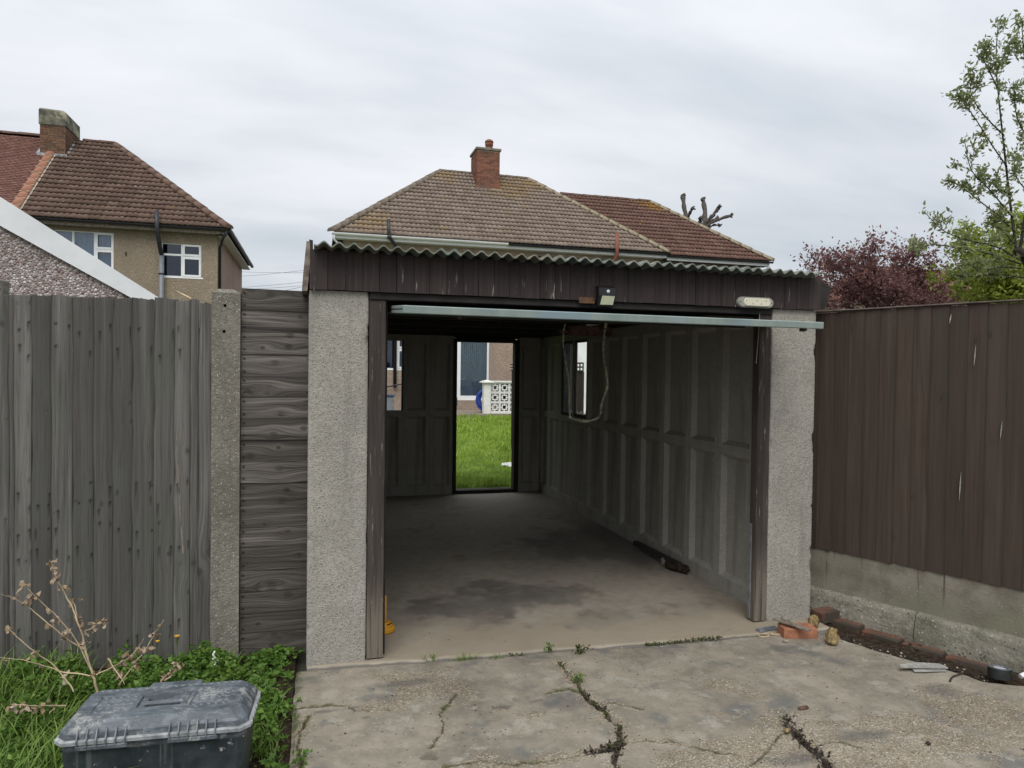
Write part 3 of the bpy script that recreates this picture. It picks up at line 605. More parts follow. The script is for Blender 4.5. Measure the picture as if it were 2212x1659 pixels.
# ================================================================ garage
def holed(x0, x1, z0, z1, holes, y0, y1):
    """slab facing -Y with openings (thru) or chamfered recesses; hole = (x0,x1,z0,z1, depth or None, chamfer)"""
    g = MB(); xs = sorted({x0, x1} | {h[0] for h in holes} | {h[1] for h in holes}); zs = sorted({z0, z1} | {h[2] for h in holes} | {h[3] for h in holes})
    def inside(x, z, thru): return any(h[0] < x < h[1] and h[2] < z < h[3] and (h[4] is None or not thru) for h in holes)
    for a, b in zip(xs[:-1], xs[1:]):
        for c, d in zip(zs[:-1], zs[1:]):
            m = ((a+b)/2, (c+d)/2)
            if not inside(*m, False): g.add([(a, y0, c), (b, y0, c), (b, y0, d), (a, y0, d)], [(0, 1, 2, 3)])
            if not inside(*m, True): g.add([(a, y1, c), (b, y1, c), (b, y1, d), (a, y1, d)], [(3, 2, 1, 0)])
    for h in holes:
        dd, ch = (y1, 0) if h[4] is None else (y0+h[4], h[5]); a, b, c, d = h[:4]
        o = [(a, y0, c), (b, y0, c), (b, y0, d), (a, y0, d)]; i = [(a+ch, dd, c+ch), (b-ch, dd, c+ch), (b-ch, dd, d-ch), (a+ch, dd, d-ch)]
        F = [(k, 4+k, 4+(k+1) % 4, (k+1) % 4) for k in range(4)]; g.add(o+i, F+([] if h[4] is None else [(4, 5, 6, 7)]))
    o = [(x0, y0, z0), (x1, y0, z0), (x1, y0, z1), (x0, y0, z1)]; i = [(p[0], y1, p[2]) for p in o]
    return g.add(o+i, [((k+1) % 4, 4+(k+1) % 4, 4+k, k) for k in range(4)])

FY = 3.80
ga = thing('garage', (1.52, 6.2, 0), 'open concrete panel garage with corrugated roof and dark timber fascia', 'garage')
def pillar(x0, x1, seed):
    # rounded column with worn, chipped arrises
    w_, h_, d_, r = x1-x0, 1.966, .16, .013; P = []
    for cx, cy, a0 in ((w_/2-r, -d_/2+r, -90), (w_/2-r, d_/2-r, 0), (-w_/2+r, d_/2-r, 90), (-w_/2+r, -d_/2+r, 180)):
        for k in range(5): t = rad(a0+k*22.5); P.append((cx+r*math.cos(t), cy+r*math.sin(t)))
    P = P[-1:]+P[:-1]; Q = []
    for a, b in zip(P, P[1:]+P[:1]):
        n = max(1, int(math.hypot(b[0]-a[0], b[1]-a[1])/.012))
        for i in range(n): Q.append((a[0]+(b[0]-a[0])*i/n, a[1]+(b[1]-a[1])*i/n))
    Q = np.array(Q); nq = len(Q); zs_ = np.linspace(0, h_, 190); nz = len(zs_)
    X_, Z_ = np.repeat(Q[:, :1], nz, 1), np.tile(zs_, (nq, 1)); Y_ = np.repeat(Q[:, 1:], nz, 1); ar = np.exp(-((np.abs(X_)-w_/2)/.016)**2)*np.exp(-((np.abs(Y_)-d_/2)/.016)**2)
    chip = sstep(.60, .74, fbm(Z_*9+seed*7, X_*9+Y_*13, 4, seed))*.010*ar; s = np.repeat((np.arange(nq)/nq*6)[:, None], nz, 1)
    k = 1-(chip+.0012*(fbm(s*30, Z_*60, 2, seed+5)-.5)+.004*ar*sstep(h_-.03, h_, Z_))/.12; X_ = X_*(1-(1-k)*.8); Y_ = Y_*k
    V = np.stack([X_+(x0+x1)/2, Y_+FY+d_/2, Z_], -1).reshape(-1, 3); F = []
    i, j = np.meshgrid(np.arange(nq), np.arange(nz-1), indexing='ij'); i1 = (i+1) % nq; F = np.stack([i*nz+j, i1*nz+j, i1*nz+j+1, i*nz+j+1], -1).reshape(-1, 4)
    o = obj('pillar', npmesh('pillar', V, F, M_pillar, True), ga); g = MB(); g.add([tuple(V[q*nz+nz-1]) for q in range(nq)], [tuple(range(nq))]); g.build('pillar_top', M_pillar, o); return o
pillar(-.034, .2715, 1); pillar(2.7425, 3.069, 2)
# wall panels
H = 1.99
def wall_panel(w_, M, thru=None, thin=False):
    rec = [(.045, w_-.045, .11, .985, .034, .03), (.045, w_-.045, 1.055, H-.09, .034, .03)] if w_ > .2 else []
    if thru: rec[1] = (*thru, None, 0)
    if thin: rec[0] = (.045, w_-.045, .11, .985, .025, .02)
    return holed(.0015, w_-.0015, 0, H, rec, 0, .04 if thin else .095).build('wall_panel', M_panel, ga, M)
YJ = [3.965, 4.08]+[4.08+.4275*k for k in range(1, 11)]+[8.696]
for a, b in zip(YJ[:-1], YJ[1:]):
    win = 7.0 < a < 7.9 and b < 7.95
    wall_panel(b-a, T(2.816+random.uniform(-.003, .003), b, 0) @ RZ(-math.pi/2), (.02, b-a-.02, 1.05, 1.915) if win else None, win)
    wall_panel(b-a, T(.225+random.uniform(-.003, .003), a, 0) @ RZ(math.pi/2))
for a, b, win in [(.225, .38, 0), (.38, .71, 1), (.71, 1.04, 1), (1.04, 1.375, 0), (1.375, 1.672, 0), (2.522, 2.816, 0)]:
    wall_panel(b-a, T(a, 8.696, 0), (.0, b-a-.0, 1.056, 1.915) if win else None)
# side window frame
wf = MB()
for (a, b) in ((7.095, 7.482), (7.523, 7.91)):
    for c in ((a, a+.02), (b-.02, b)): wf.box(2.822, 2.846, c[0], c[1], 1.052, 1.913)
    wf.box(2.822, 2.852, a+.02, b-.02, 1.052, 1.085); wf.box(2.822, 2.852, a+.02, b-.02, 1.885, 1.913)
sw = wf.build('window', M_darkwood, ga)
g = MB(); g.box(2.836, 2.839, 7.543, 7.89, 1.085, 1.885); g.build('pane', M_glassold, sw)
g = MB(); g.add([(2.840, 7.14, 1.085), (2.840, 7.437, 1.085), (2.840, 7.437, 1.14), (2.840, 7.36, 1.10), (2.840, 7.28, 1.13), (2.840, 7.2, 1.095), (2.840, 7.14, 1.16)], [(0, 1, 2, 3, 4, 5, 6)])
g.add([(2.836, 7.14, 1.085), (2.836, 7.437, 1.085), (2.836, 7.437, 1.14), (2.836, 7.36, 1.10), (2.836, 7.28, 1.13), (2.836, 7.2, 1.095), (2.836, 7.14, 1.16)], [(6, 5, 4, 3, 2, 1, 0)]); g.build('broken_pane', M_glassold, sw)
# back window frame and back door frame
g = MB()
g.box(.38, 1.04, 8.70, 8.77, 1.03, 1.056); g.box(1.03, 1.045, 8.69, 8.78, 1.056, 1.915); g.box(.38, 1.04, 8.70, 8.77, 1.915, 1.95); g.build('window_frame', M_darkwood, ga)
df = MB(); df.box(1.668, 1.712, 8.675, 8.79, 0, 1.96); df.box(2.463, 2.525, 8.675, 8.79, 0, 1.96); df.box(1.712, 2.463, 8.675, 8.79, 1.917, 1.97); df.box(1.712, 2.463, 8.68, 8.79, .004, .045)
df.build('door_frame', M_darkwood, ga); g = MB(); g.box(1.705, 1.718, 8.668, 8.70, 1.12, 1.22, b=.003); g.build('latch_plate', M_metal, ga)
# header, rafters
for (a, b, c, d, e_, f_) in [(.1, 2.95, 8.70, 8.80, 1.991, 2.13), (1.672, 2.522, 8.70, 8.80, 1.9705, 1.9905), (2.80, 2.925, 8.697, 8.80, 0, 1.99), (.13, .23, 8.697, 8.80, 0, 1.99), (.18, 2.9, 3.95, 4.0, 1.93, 2.14)]:
    g = MB(); g.box(a, b, c, d, e_, f_, b=.006); g.build('header_beam', M_darkwood, ga)
for yy, zz in [(4.6, 2.05), (5.55, 2.045), (6.5, 2.035), (7.4, 2.03), (8.2, 2.02)]:
    g = MB(); g.box(.12, 2.93, yy, yy+.06, zz, zz+.085, b=.005); g.build('rafter', M_darkwood, ga)
for xx in (.2, 2.84): g = MB(); g.box(xx-.04, xx+.045, 4.0, 8.70, 1.992, 2.045, b=.004); g.build('wall_plate', M_darkwood, ga)
q0, q1 = onY(1228, 722, 6.44), onY(1322, 706, 6.44); g = MB(); g.box(q0.x, q1.x, 6.42, 6.47, q0.z-.01, q1.z, RY(0), b=.006); g.build('brace', M_redwood, ga)
# timber door posts
for x0, x1, nm in ((.2745, .360, 0), (2.655, 2.7395, 1)):
    me = board_mesh('door_post', 1.935, x1-x0, (.10, .062)[nm], 40+nm, M_frame, du=.008, dv=.015, knots=2, wav=.0025, kr=.008)
    obj('door_post', me, ga, T((x0+x1)/2, FY+(.105, .067)[nm], .012))
g = MB(); g.box(.362, .378, 3.87, 3.965, 0, 1.935, b=.004); g.build('door_stop', M_darkwood, ga)
g = MB(); g.prism([(2.645, .02), (2.652, .02), (2.6525, .62), (2.647, .60), (2.6455, .3)], 'y', 3.84, 3.865); g.build('bare_batten', plain('pale batten', (.17, .175, .18), .7, .2, 15), ga)
# lintel trim and fascia boards
g = MB(); g.box(.2745, 2.7395, FY-.006, FY+.05, 1.928, 1.968, b=.004); fa = g.build('fascia', M_darkwood, ga)
nb = 35; fx = np.linspace(-.03, 3.078, nb+1); fx[1:-1] += rng.uniform(-.003, .003, nb-1)
for i in range(nb):
    w_ = fx[i+1]-fx[i]-.0022
    me = board_mesh('fascia_board', .205, w_, .018, 100+i, M_fascia, du=.006, dv=.008, knots=(1 if i % 4 == 0 else 0), wav=.0008, kr=.006, ends=.002)
    obj('fascia_board', me, fa, T((fx[i]+fx[i+1])/2, FY-.0075+random.uniform(-.0012, .0012), 1.9685+random.uniform(-.0015, .0015)))
# corrugated sheets, each lapping the next
def sheet_mesh(x0, x1, ph, y0=3.655, y1=8.93, za=2.172, zb=2.125, lift=.0085, th=.0075, per=.0735):
    n = int((x1-x0)/per*12)+1; xs = np.linspace(x0, x1, n); amp = .0115; V = []; F = []
    ys = [y0, y0+.02, 5.4, 7.2, y1]
    for y in ys:
        t = (y-y0)/(y1-y0); zc = za+(zb-za)*t
        for top in (0, 1):
            for i, x in enumerate(xs):
                z = zc+amp*math.sin(2*math.pi*(x-ph)/per)+lift*(1-(x-x0)/(x1-x0))+(th if top else 0)
                if y == y0: z += (vn(np.array([x*60.0]), np.array([.5]), 3)[0]-.5)*.002
                V.append((x, y+((vn(np.array([x*25.0]), np.array([1.5]), 4)[0]-.5)*.012 if y == y0 else 0), z))
    m = n; r = 2*m
    for j in range(len(ys)-1):
        for i in range(m-1):
            a = j*r+i; b = a+r; F.append((a, b, b+1, a+1)); F.append((a+m, a+m+1, b+m+1, b+m))
        F.append((j*r, j*r+m, (j+1)*r+m, (j+1)*r)); F.append((j*r+m-1, (j+1)*r+m-1, (j+1)*r+2*m-1, j*r+2*m-1))
    for i in range(m-1): F.append((i, i+1, i+1+m, i+m)); k = (len(ys)-1)*r; F.append((k+i, k+i+m, k+i+1+m, k+i+1))
    g = MB(); g.add(V, F); return g.mesh('roof_sheet', True, M_sheet)
cut = [onY(p, 548, 3.7).x for p in (970, 1195, 1390, 1590)]; cut = [-.01]+cut+[2.985]
for a, b in zip(cut[:-1], cut[1:]):
    me = sheet_mesh(a-.05 if a > 0 else a, b+.06 if b < 2.9 else b, .02); o = obj('roof_sheet', me, ga)
    o.modifiers.new('edge', 'EDGE_SPLIT').split_angle = rad(50)
# side boards
def px_prism(P, y, y1, m, name, parent): g = MB(); q = [onY(a, b, y) for a, b in P]; g.prism([(p.x, p.z) for p in q], 'y', y, y1); return g.build(name, m, parent)
px_prism([(662, 521), (669, 521), (671, 560), (664, 628), (652, 628), (655, 590)], 3.79, 8.9, M_barge, 'barge_board', ga)
px_prism([(1770, 603), (1796, 622), (1783, 668), (1770, 668)], 3.84, 8.9, M_darkwood, 'barge_board', ga)
px_prism([(668, 517), (676, 519), (676, 700), (668, 700)], 3.955, 8.9, M_darkwood, 'side_board', ga)
g = MB(); q = onY(1752, 594, 3.74); g.add(*bevbox(.11, .14, .007, .002), T(q) @ RY(rad(-9)) @ RZ(.3)); g.add(*bevbox(.07, .09, .006, .002), T(q.x+.015, q.y+.02, q.z+.012) @ RY(rad(-20)) @ RZ(-.4)); g.build('broken_sheet_end', M_slate, ga)
# raised up-and-over door, jutting out over the opening
DY = 3.30; a0 = onY(871, 659, DY); a1 = onY(871, 677, DY); b0 = onY(1780, 696, DY); b1 = onY(1780, 709.5, DY)
dz = (b0.z-a0.z)/(b0.x-a0.x); DM = T(a0.x, DY, a1.z) @ RY(-math.atan(dz)); DW = (b0.x-a0.x); DH = a0.z-a1.z; DL = 2.0
DM = DM @ RX(rad(4.5))          # the inner end rides up under the roof
g = MB(); g.box(.02, DW-.02, .02, DL, .012, .020)
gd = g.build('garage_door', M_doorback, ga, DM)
g = MB(); g.box(0, DW, 0, .022, 0, DH, b=.004); g.build('front_rail', M_door, gd, DM)
for x in (0, DW-.03):
    g = MB(); g.box(x, x+.03, .023, DL, 0, DH*.42, b=.003); g.box(x, x+.03, .023, DL, DH*.56, DH, b=.003); g.box(x+.012, x+.03, .03, DL, DH*.42, DH*.56); g.build('side_rail', M_door, gd, DM)
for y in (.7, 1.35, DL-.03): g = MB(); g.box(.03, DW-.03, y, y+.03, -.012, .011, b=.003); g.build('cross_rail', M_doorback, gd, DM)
for x, y in ((.28, .10), (DW-.1, .05)): g = MB(); g.box(x, x+.02, y, y+.03, -.018, 0, b=.003); g.tube([(x+.035, y+.015, 0), (x+.035, y+.015, -.014)], .005, 8); g.build('bracket', M_rust, gd, DM)
for x in (.40, 2.60): g = MB(); g.box(x, x+.03, 4.0, 6.1, 2.00, 2.035, b=.003); g.build('door_track', M_rust, ga)
# lamps on the fascia
LY = FY-.026
q0, q1 = onY(1293, 620, LY-.04), onY(1328, 661, LY-.04)
sl_ = thing('solar_lamp', ((q0.x+q1.x)/2, LY, q1.z), 'black wedge shaped solar lamp with a square pale panel on the fascia', 'lamp')
x0, x1, z0, z1 = q0.x, q1.x, q1.z, q0.z
g = MB(); P = [(LY+.004, z0-.004), (LY-.030, z0-.004), (LY-.048, z0+(z1-z0)*.56), (LY-.047, z1-.004), (LY-.042, z1), (LY+.004, z1+.014)]
g.prism(P, 'x', x0, x1); g.build('housing', M_lamp, sl_)
def slant(z): t = (z-z0)/((z1-z0)*.55); return LY-.030-.018*t
g = MB(); za, zb = z0+.006, z0+(z1-z0)*.53
g.add([(x0+.014, slant(za)-.002, za), (x1-.010, slant(za)-.002, za), (x1-.004, slant(zb)-.002, zb), (x0+.02, slant(zb)-.002, zb), (x0+.014, slant(za)+.004, za), (x1-.010, slant(za)+.004, za), (x1-.004, slant(zb)+.004, zb), (x0+.02, slant(zb)+.004, zb)], [(0, 1, 2, 3), (0, 4, 5, 1), (1, 5, 6, 2), (2, 6, 7, 3), (3, 7, 4, 0)]); g.build('diffuser', M_lampglass, sl_)
g = MB(); g.lathe([(.0001, .006), (.006, .0052), (.0095, .002), (.0105, 0)], 16, T((x0+x1)/2+.006, LY-.048, z0+(z1-z0)*.77) @ RX(rad(90))); g.build('sensor', M_sensor, sl_, smooth=True)
def stadium(w_, h_, n=12):
    r = h_/2; return [(w_/2-r+r*math.cos(t), r*math.sin(t)) for t in np.linspace(-math.pi/2, math.pi/2, n)]+[(-w_/2+r+r*math.cos(t), r*math.sin(t)) for t in np.linspace(math.pi/2, 1.5*math.pi, n)]
c0, c1 = onY(1594, 652, LY-.02), onY(1671, 655, LY-.02); bx_, bz = (c0.x+c1.x)/2, (c0.z+c1.z)/2; bw = c1.x-c0.x; bh = .066
bl = thing('bulkhead_lamp', (bx_, LY, bz-bh/2), 'long oval bulkhead lamp with cream diffuser on the fascia', 'lamp')
def ringp(w_, h_, y): return [(bx_+a, y, bz+b) for a, b in stadium(w_, h_)]
g = MB(); g.loft([ringp(bw, bh, LY), ringp(bw, bh, LY-.015), ringp(bw-.012, bh-.012, LY-.026)]); g.build('housing', M_bulk, bl, smooth=False)
def ringq(w_, h_, y): return [(bx_+.004+a, y, bz+b) for a, b in stadium(w_, h_)]
g = MB(); g.loft([ringq(bw*.76, bh*.80, LY-.024), ringq(bw*.75, bh*.76, LY-.030), ringq(bw*.70, bh*.62, LY-.034)]); g.build('diffuser', M_bulkglass, bl)
for s in (-1, 1): g = MB(); g.lathe([(.0001, .0015), (.004, .0012), (.0045, 0)], 10, T(bx_+s*(bw/2-.016), LY-.0255, bz) @ RX(rad(90))); g.build('screw', M_black, bl)
for dx_, dz_ in ((-.075, .012), (-.03, -.012), (0, .012), (.03, -.012), (.062, .012)): g = MB(); g.lathe([(.0001, .002), (.003, .0015), (.0035, 0)], 8, T(bx_+dx_, LY-.0335, bz+dz_*.8) @ RX(rad(90))); g.build('led', M_plate, bl)
q0, q1 = onY(1250, 655, LY), onY(1284, 643, LY); g = MB(); g.box(q0.x, q1.x, LY-.006, LY+.003, q0.z, q1.z, b=.0015)
tag(g.build('wooden_plate', M_plate), 'small orange brown wooden plate on the fascia beside the solar lamp', 'plate')
q = onY(1642, 660, FY-.004); p2 = onY(1633, 785, FY-.004); g = MB(); g.tube([q, (q+p2)/2+Vector((.002, -.002, 0)), p2], .0018, 5); g.lathe([(.003, 0), (.003, .006), (.0001, .007)], 6, T(p2))
tag(g.build('lamp_cord', plain('pale cord', (.42, .40, .42), .7, .1)), 'thin pale cord hanging down the right door post', 'cord')
# hanging hose loop inside
def z1p(L, y): return [onY((1340+a/4.147)*.8641, (800+b/4.147)*.8641, y) for a, b in L]
hy = 5.12
hp = z1p([(728, 20), (735, 90), (726, 200), (706, 330), (698, 440), (700, 540), (722, 640), (733, 720), (722, 800), (700, 890), (678, 965), (640, 1000), (590, 1022), (520, 1046), (460, 1042), (410, 1035), (375, 1010), (352, 930), (335, 830), (322, 700), (312, 560), (302, 400), (297, 250), (305, 120), (310, 40)], hy)
for i, p in enumerate(hp): p.y += .05*math.sin(i*.9)
def smooth_pts(P, k=3):
    P = [Vector(p) for p in P]
    for _ in range(k):
        Q = [P[0]]
        for a, b in zip(P[:-1], P[1:]): Q += [a*.75+b*.25, a*.25+b*.75]
        P = Q+[P[-1]]
    return P
hl = thing('hanging_hose', hp[13], 'pale worn hose hanging in a loop below the raised door', 'hose')
sp_ = smooth_pts(hp, 2); sp_ = sp_[:3]+sp_[3:]; g = MB(); g.tube(sp_, [(.0105+.0028*math.sin(i*.7))*(1 if i < len(sp_)*.62 else .62) for i in range(len(sp_))], 8); g.build('hose', M_cable, hl, smooth=True)
for i in (10, 16): g = MB(); g.lathe([(.0001, -.012), (.011, -.006), (.012, .004), (.006, .012), (.0001, .013)], 10, T(hp[i])); g.build('joint', M_sensor, hl, smooth=True)
for i in (1, 23): g = MB(); g.add(*bevbox(.07, .03, .016, .004), T(hp[i])); g.build('clip', M_rust, hl)
# ================================================================ fences on the left
FL = 4.03
lf = thing('left_fence', (-1.5, FL, 0), 'weathered grey vertical board fence on the left', 'fence')
ed = [-460, -415, -370, -322, -275, -228, -182, -136, -90, -45, 0, 22, 36, 72, 116, 161, 206, 248, 289, 336, 380, 414, 428]
rails = [(1.735, 1.62), (.93, .84), (.72, .60), (.22, .14)]
for i, (a, b) in enumerate(zip(ed[:-1], ed[1:])):
    pa, pb = onY(a, 640, FL-.015), onY(b, 640, FL-.015); w_ = pb.x-pa.x
    top = onY((a+b)/2, 636+max(0, (a+b)/2)*.030+random.uniform(-2, 2), FL-.015).z
    W_ = w_+.012; nl = []
    if w_ > .05:
        for (za, zb) in rails:
            for z in (za, zb):
                for s in (-1, 1):
                  if random.random() < .5: nl.append((s*w_*.30+random.uniform(-.006, .006), z+random.uniform(-.03, .03), random.uniform(.01, .11)))
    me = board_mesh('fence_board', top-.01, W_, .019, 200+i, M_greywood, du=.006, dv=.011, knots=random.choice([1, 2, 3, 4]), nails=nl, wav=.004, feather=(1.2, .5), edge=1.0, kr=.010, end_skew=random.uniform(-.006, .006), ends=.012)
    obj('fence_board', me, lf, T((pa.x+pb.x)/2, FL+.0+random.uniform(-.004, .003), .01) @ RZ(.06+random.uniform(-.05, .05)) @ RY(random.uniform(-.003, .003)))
pa, pb = onY(430, 650, FL-.03), onY(457, 655, FL-.03)
me = board_mesh('end_post', pb.z-.01, pb.x-pa.x, .05, 240, M_greywood, du=.005, dv=.01, knots=3, wav=.004, kr=.018, ends=.02, edge=.6); obj('end_post', me, lf, T((pa.x+pb.x)/2, FL+.03, .01))
for (za, zb) in rails: g = MB(); g.box(-2.4, -.53, FL+.012, FL+.05, zb-.03, za+.03, b=.004); g.build('rail', M_darkwood, lf)
q0, q1 = onY(-14, 604, FL+.10), onY(11, 604, FL+.10); g = MB(); g.box(q0.x, q1.x, FL+.06, FL+.16, 0, q1.z, b=.008); g.build('rear_post', M_post, lf)
a, b = onY(382, 630, FL+.5), onY(412, 644, FL+.4); g = MB(); g.tube([a, b, b+(b-a)*.6+Vector((0, 0, -.5))], .006, 6); tag(g.build('pale_rod', M_dry), 'thin pale rod poking up just behind the grey fence', 'rod')
# loose cane leaning in the fence
q = [onY(381, 935, FL-.035), onY(389, 1100, FL-.05), onY(396, 1195, FL-.06)]; g = MB(); g.tube(q, [.0015, .0032, .004], 6); tag(g.build('loose_cane', M_barge), 'thin pale cane stuck upright against the grey fence boards', 'cane')
# concrete post with two holes
PY = 3.995
p0, p1 = onY(456, 900, PY), onY(518, 900, PY); X0, X1 = p0.x, p1.x; ZT = onY(490, 632, PY).z
cp = thing('concrete_post', ((X0+X1)/2, PY+.06, 0), 'square concrete fence post with two holes near its pointed top', 'post')
g = MB(); zs = [(-.05, None)]; hz = [onY(486, 660, PY), onY(484, 716, PY)]; r_ = .0085
def holed_sq(g, x0, x1, z0, z1, c, r, y, dep):
    n = 16; ring = [(c.x+r*math.cos(2*math.pi*k/n), y, c.z+r*math.sin(2*math.pi*k/n)) for k in range(n)]; inn = [(p[0], y+dep, p[2]) for p in ring]
    sq = []
    for k in range(n):
        t = 2*math.pi*k/n; cx, cz = math.cos(t), math.sin(t); s = 1/max(abs(cx), abs(cz)); hx = (x1-c.x) if cx > 0 else (c.x-x0); hz_ = (z1-c.z) if cz > 0 else (c.z-z0)
        sq.append((c.x+cx*s*hx, y, c.z+cz*s*hz_))
    V = sq+ring+inn; F = [(k, (k+1) % n, n+(k+1) % n, n+k) for k in range(n)]+[(n+k, n+(k+1) % n, 2*n+(k+1) % n, 2*n+k) for k in range(n)]+[tuple(range(2*n, 3*n))]
    g.add(V, F)
bands = [(-.05, hz[1].z-.03), 1, (hz[1].z+.03, hz[0].z-.03), 0, (hz[0].z+.03, ZT)]
for b_ in bands:
    if isinstance(b_, tuple): g.add([(X0, PY, b_[0]), (X1, PY, b_[0]), (X1, PY, b_[1]), (X0, PY, b_[1])], [(0, 1, 2, 3)])
    else: holed_sq(g, X0, X1, hz[b_].z-.03, hz[b_].z+.03, hz[b_], r_, PY, .05)
Yb = PY+.12; g.add([(X0, PY, -.05), (X1, PY, -.05), (X1, PY, ZT), (X0, PY, ZT), (X0, Yb, -.05), (X1, Yb, -.05), (X1, Yb, ZT), (X0, Yb, ZT), (X0+.03, PY+.04, ZT+.022), (X1-.04, PY+.04, ZT+.022), (X1-.04, Yb-.04, ZT+.022), (X0+.03, Yb-.04, ZT+.022)],
    [(1, 5, 6, 2), (5, 4, 7, 6), (4, 0, 3, 7), (3, 2, 9, 8), (2, 6, 10, 9), (6, 7, 11, 10), (7, 3, 8, 11), (8, 9, 10, 11)]); g.build('shaft', M_post, cp)
# gate of horizontal planks
GY = 4.035
gt = thing('plank_gate', (-.21, GY, 0), 'narrow gate of dark weathered horizontal planks between post and garage', 'gate')
ga_, gb_ = onY(520, 900, GY-.02).x, -.012; ztop = onY(590, 626, GY-.02).z; n = 17; pz = np.linspace(.005, ztop, n+1); pz[1:-1] += rng.uniform(-.006, .006, n-1)
for i in range(n):
    w_ = pz[i+1]-pz[i]+.002; nl = [(s*w_*.28, gb_-ga_-.018-random.uniform(0, .006), .012) for s in (-1, 1)]+[(s*w_*.28, .016, .012) for s in (-1, 1)]
    me = board_mesh('gate_plank', gb_-ga_, w_, .018+random.uniform(-.003, .003), 300+i, M_gatewood, du=.0045, dv=.005, axis='X', knots=random.choice([1, 1, 2, 3]), nails=nl, wav=.003, kr=.016, ends=.008, edge=.9)
    obj('gate_plank', me, gt, T(ga_, GY+(.003 if i % 2 else 0), (pz[i]+pz[i+1])/2) @ RY(random.uniform(-.006, .006)))
for x in (ga_+.03, gb_-.05): g = MB(); g.box(x-.025, x+.025, GY+.002, GY+.04, .02, ztop-.03); g.build('batten', M_darkwood, gt)

# ================================================================ fence on the right
fd = Vector((.414, -.910, 0)); fn = Vector((-.910, -.414, 0)); fp = Vector((3.21, 3.95, 0))-fn*.06       # nearer end follows fd; faces fn
FM = Matrix(((fd.x, -fn.x, 0, fp.x), (fd.y, -fn.y, 0, fp.y), (0, 0, 1, 0), (0, 0, 0, 1)))                # local x along the fence, -y towards the drive
rf = tag(link(bpy.data.objects.new('right_fence', None), None, FM), 'tall dark brown board fence over a concrete base on the right', 'fence')
def mat_gravel():
    k = Mat('gravel board'); v = k.co('Object'); a = k.noise(v, 6, 6, .6); col = k.mix((.17, .155, .12), (.27, .25, .205), k.ss(a, .35, .65))
    col = k.mix(col, (.15, .16, .10), k.math('MULTIPLY', k.ss(k.noise(v, 3, 5, .6), .48, .65), .6)); d = k.voro(v, 60)
    col = k.mix(col, (.36, .33, .27), k.math('MULTIPLY', k.ss(d, .26, .12), k.ss(k.sep(k.voro(v, 60, out=1), 0), .8, .9)))
    e_ = k.math('ADD', k.sep(v, 2), k.math('MULTIPLY', k.math('SUBTRACT', k.noise(k.co('Object', (14, 14, 6)), 1, 5, .6), .5), .05)); col = k.mix(col, (.075, .050, .040), k.ss(e_, .375, .43))
    dr = k.math('MULTIPLY', k.ss(k.noise(k.co('Object', (30, 30, 1.2)), 1, 4, .6), .64, .68), k.ss(k.sep(v, 2), .12, .4)); col = k.mix(col, (.06, .042, .034), k.math('MULTIPLY', dr, .8))
    return k.done(col, .93, k.bump(k.noise(v, 70, 4), .5, .006), .2)
g = MB(); g.box(-.15, 2.6, .0, .05, .12, .425, b=.005); g.build('gravel_board', mat_gravel(), rf, FM)
nbr = 28
for i in range(nbr):
    x = -.12+i*.0965; st = []
    me = board_mesh('fence_board', 1.575+random.uniform(-.004, .004), .108, .015, 400+i, M_brownfence, du=.012, dv=.03, knots=random.choice([0, 1, 1, 2]), wav=.002, feather=(.75, 1.1), kr=.012, edge=.35)
    obj('fence_board', me, rf, FM @ T(x+.05, .004, .40+random.uniform(-.006, .004)) @ RZ(-.02+random.uniform(-.012, .012)))
g = MB(); g.box(-.15, 2.6, -.026, .045, 1.978, 1.987, b=.003); g.build('capping_rail', plain('worn capping', (.13, .10, .085), .85, .3, 12), rf, FM)
for z in (.55, 1.15, 1.8): g = MB(); g.box(-.15, 2.6, .006, .05, z, z+.08); g.build('rail', M_darkwood, rf, FM)
# bright splits where daylight and bare wood show
for px, py, l in ((2055, 678, 22), (2108, 745, 45), (2165, 908, 40), (2076, 1020, 62)):
    a, b = [FM.inverted() @ onP(px+dx_, py+dy_, fp+fn*.021, fn) for dx_, dy_ in ((0, 0), (-4, l))]; g = MB(); m_ = (a+b)/2
    g.add([(a.x, -.0235, a.z), (m_.x+.003, -.0235, m_.z), (b.x, -.0235, b.z), (m_.x-.003, -.0235, m_.z), (a.x, -.018, a.z), (m_.x+.003, -.018, m_.z), (b.x, -.018, b.z), (m_.x-.003, -.018, m_.z)], [(0, 3, 2, 1), (0, 1, 5, 4), (1, 2, 6, 5), (2, 3, 7, 6), (3, 0, 4, 7)]); g.build('splinter', M_slate, rf, FM)
# kerb under the fence, in rough cast lengths
kb = tag(link(bpy.data.objects.new('kerb', None), None, FM), 'rough concrete kerb along the foot of the brown fence', 'kerb')
def kerb_mesh(x0, x1):
    nu, nv = int((x1-x0)/.02)+1, 12; t = np.linspace(0, 1, nv); xs = np.linspace(x0, x1, nu)
    pr = np.array([(.02, .135), (-.012, .135), (-.030, .128), (-.042, .116), (-.046, .104), (-.050, .085), (-.054, .06), (-.058, .04), (-.062, .02), (-.066, 0), (-.07, -.03), (-.07, -.07)])
    X_ = np.repeat(xs[:, None], nv, 1); Yy = np.tile(pr[:, 0], (nu, 1)); Z_ = np.tile(pr[:, 1], (nu, 1)); jj = np.arange(nv)[None, :]*.9
    Yy = Yy-(fbm(X_*9, jj, 4, 13)-.5)*.022; Z_ = Z_+(fbm(X_*11+5, jj, 4, 14)-.5)*.016*(np.arange(nv)[None, :] > 0)
    return npmesh('kerb_length', np.stack([X_, Yy, Z_], -1).reshape(-1, 3), gridF(nu, nv)[:, ::-1], M_kerb, True)
for a, b in ((-.2, .62), (.62, 1.55), (1.55, 2.7)): obj('kerb_length', kerb_mesh(a+.002, b-.002), kb, FM)
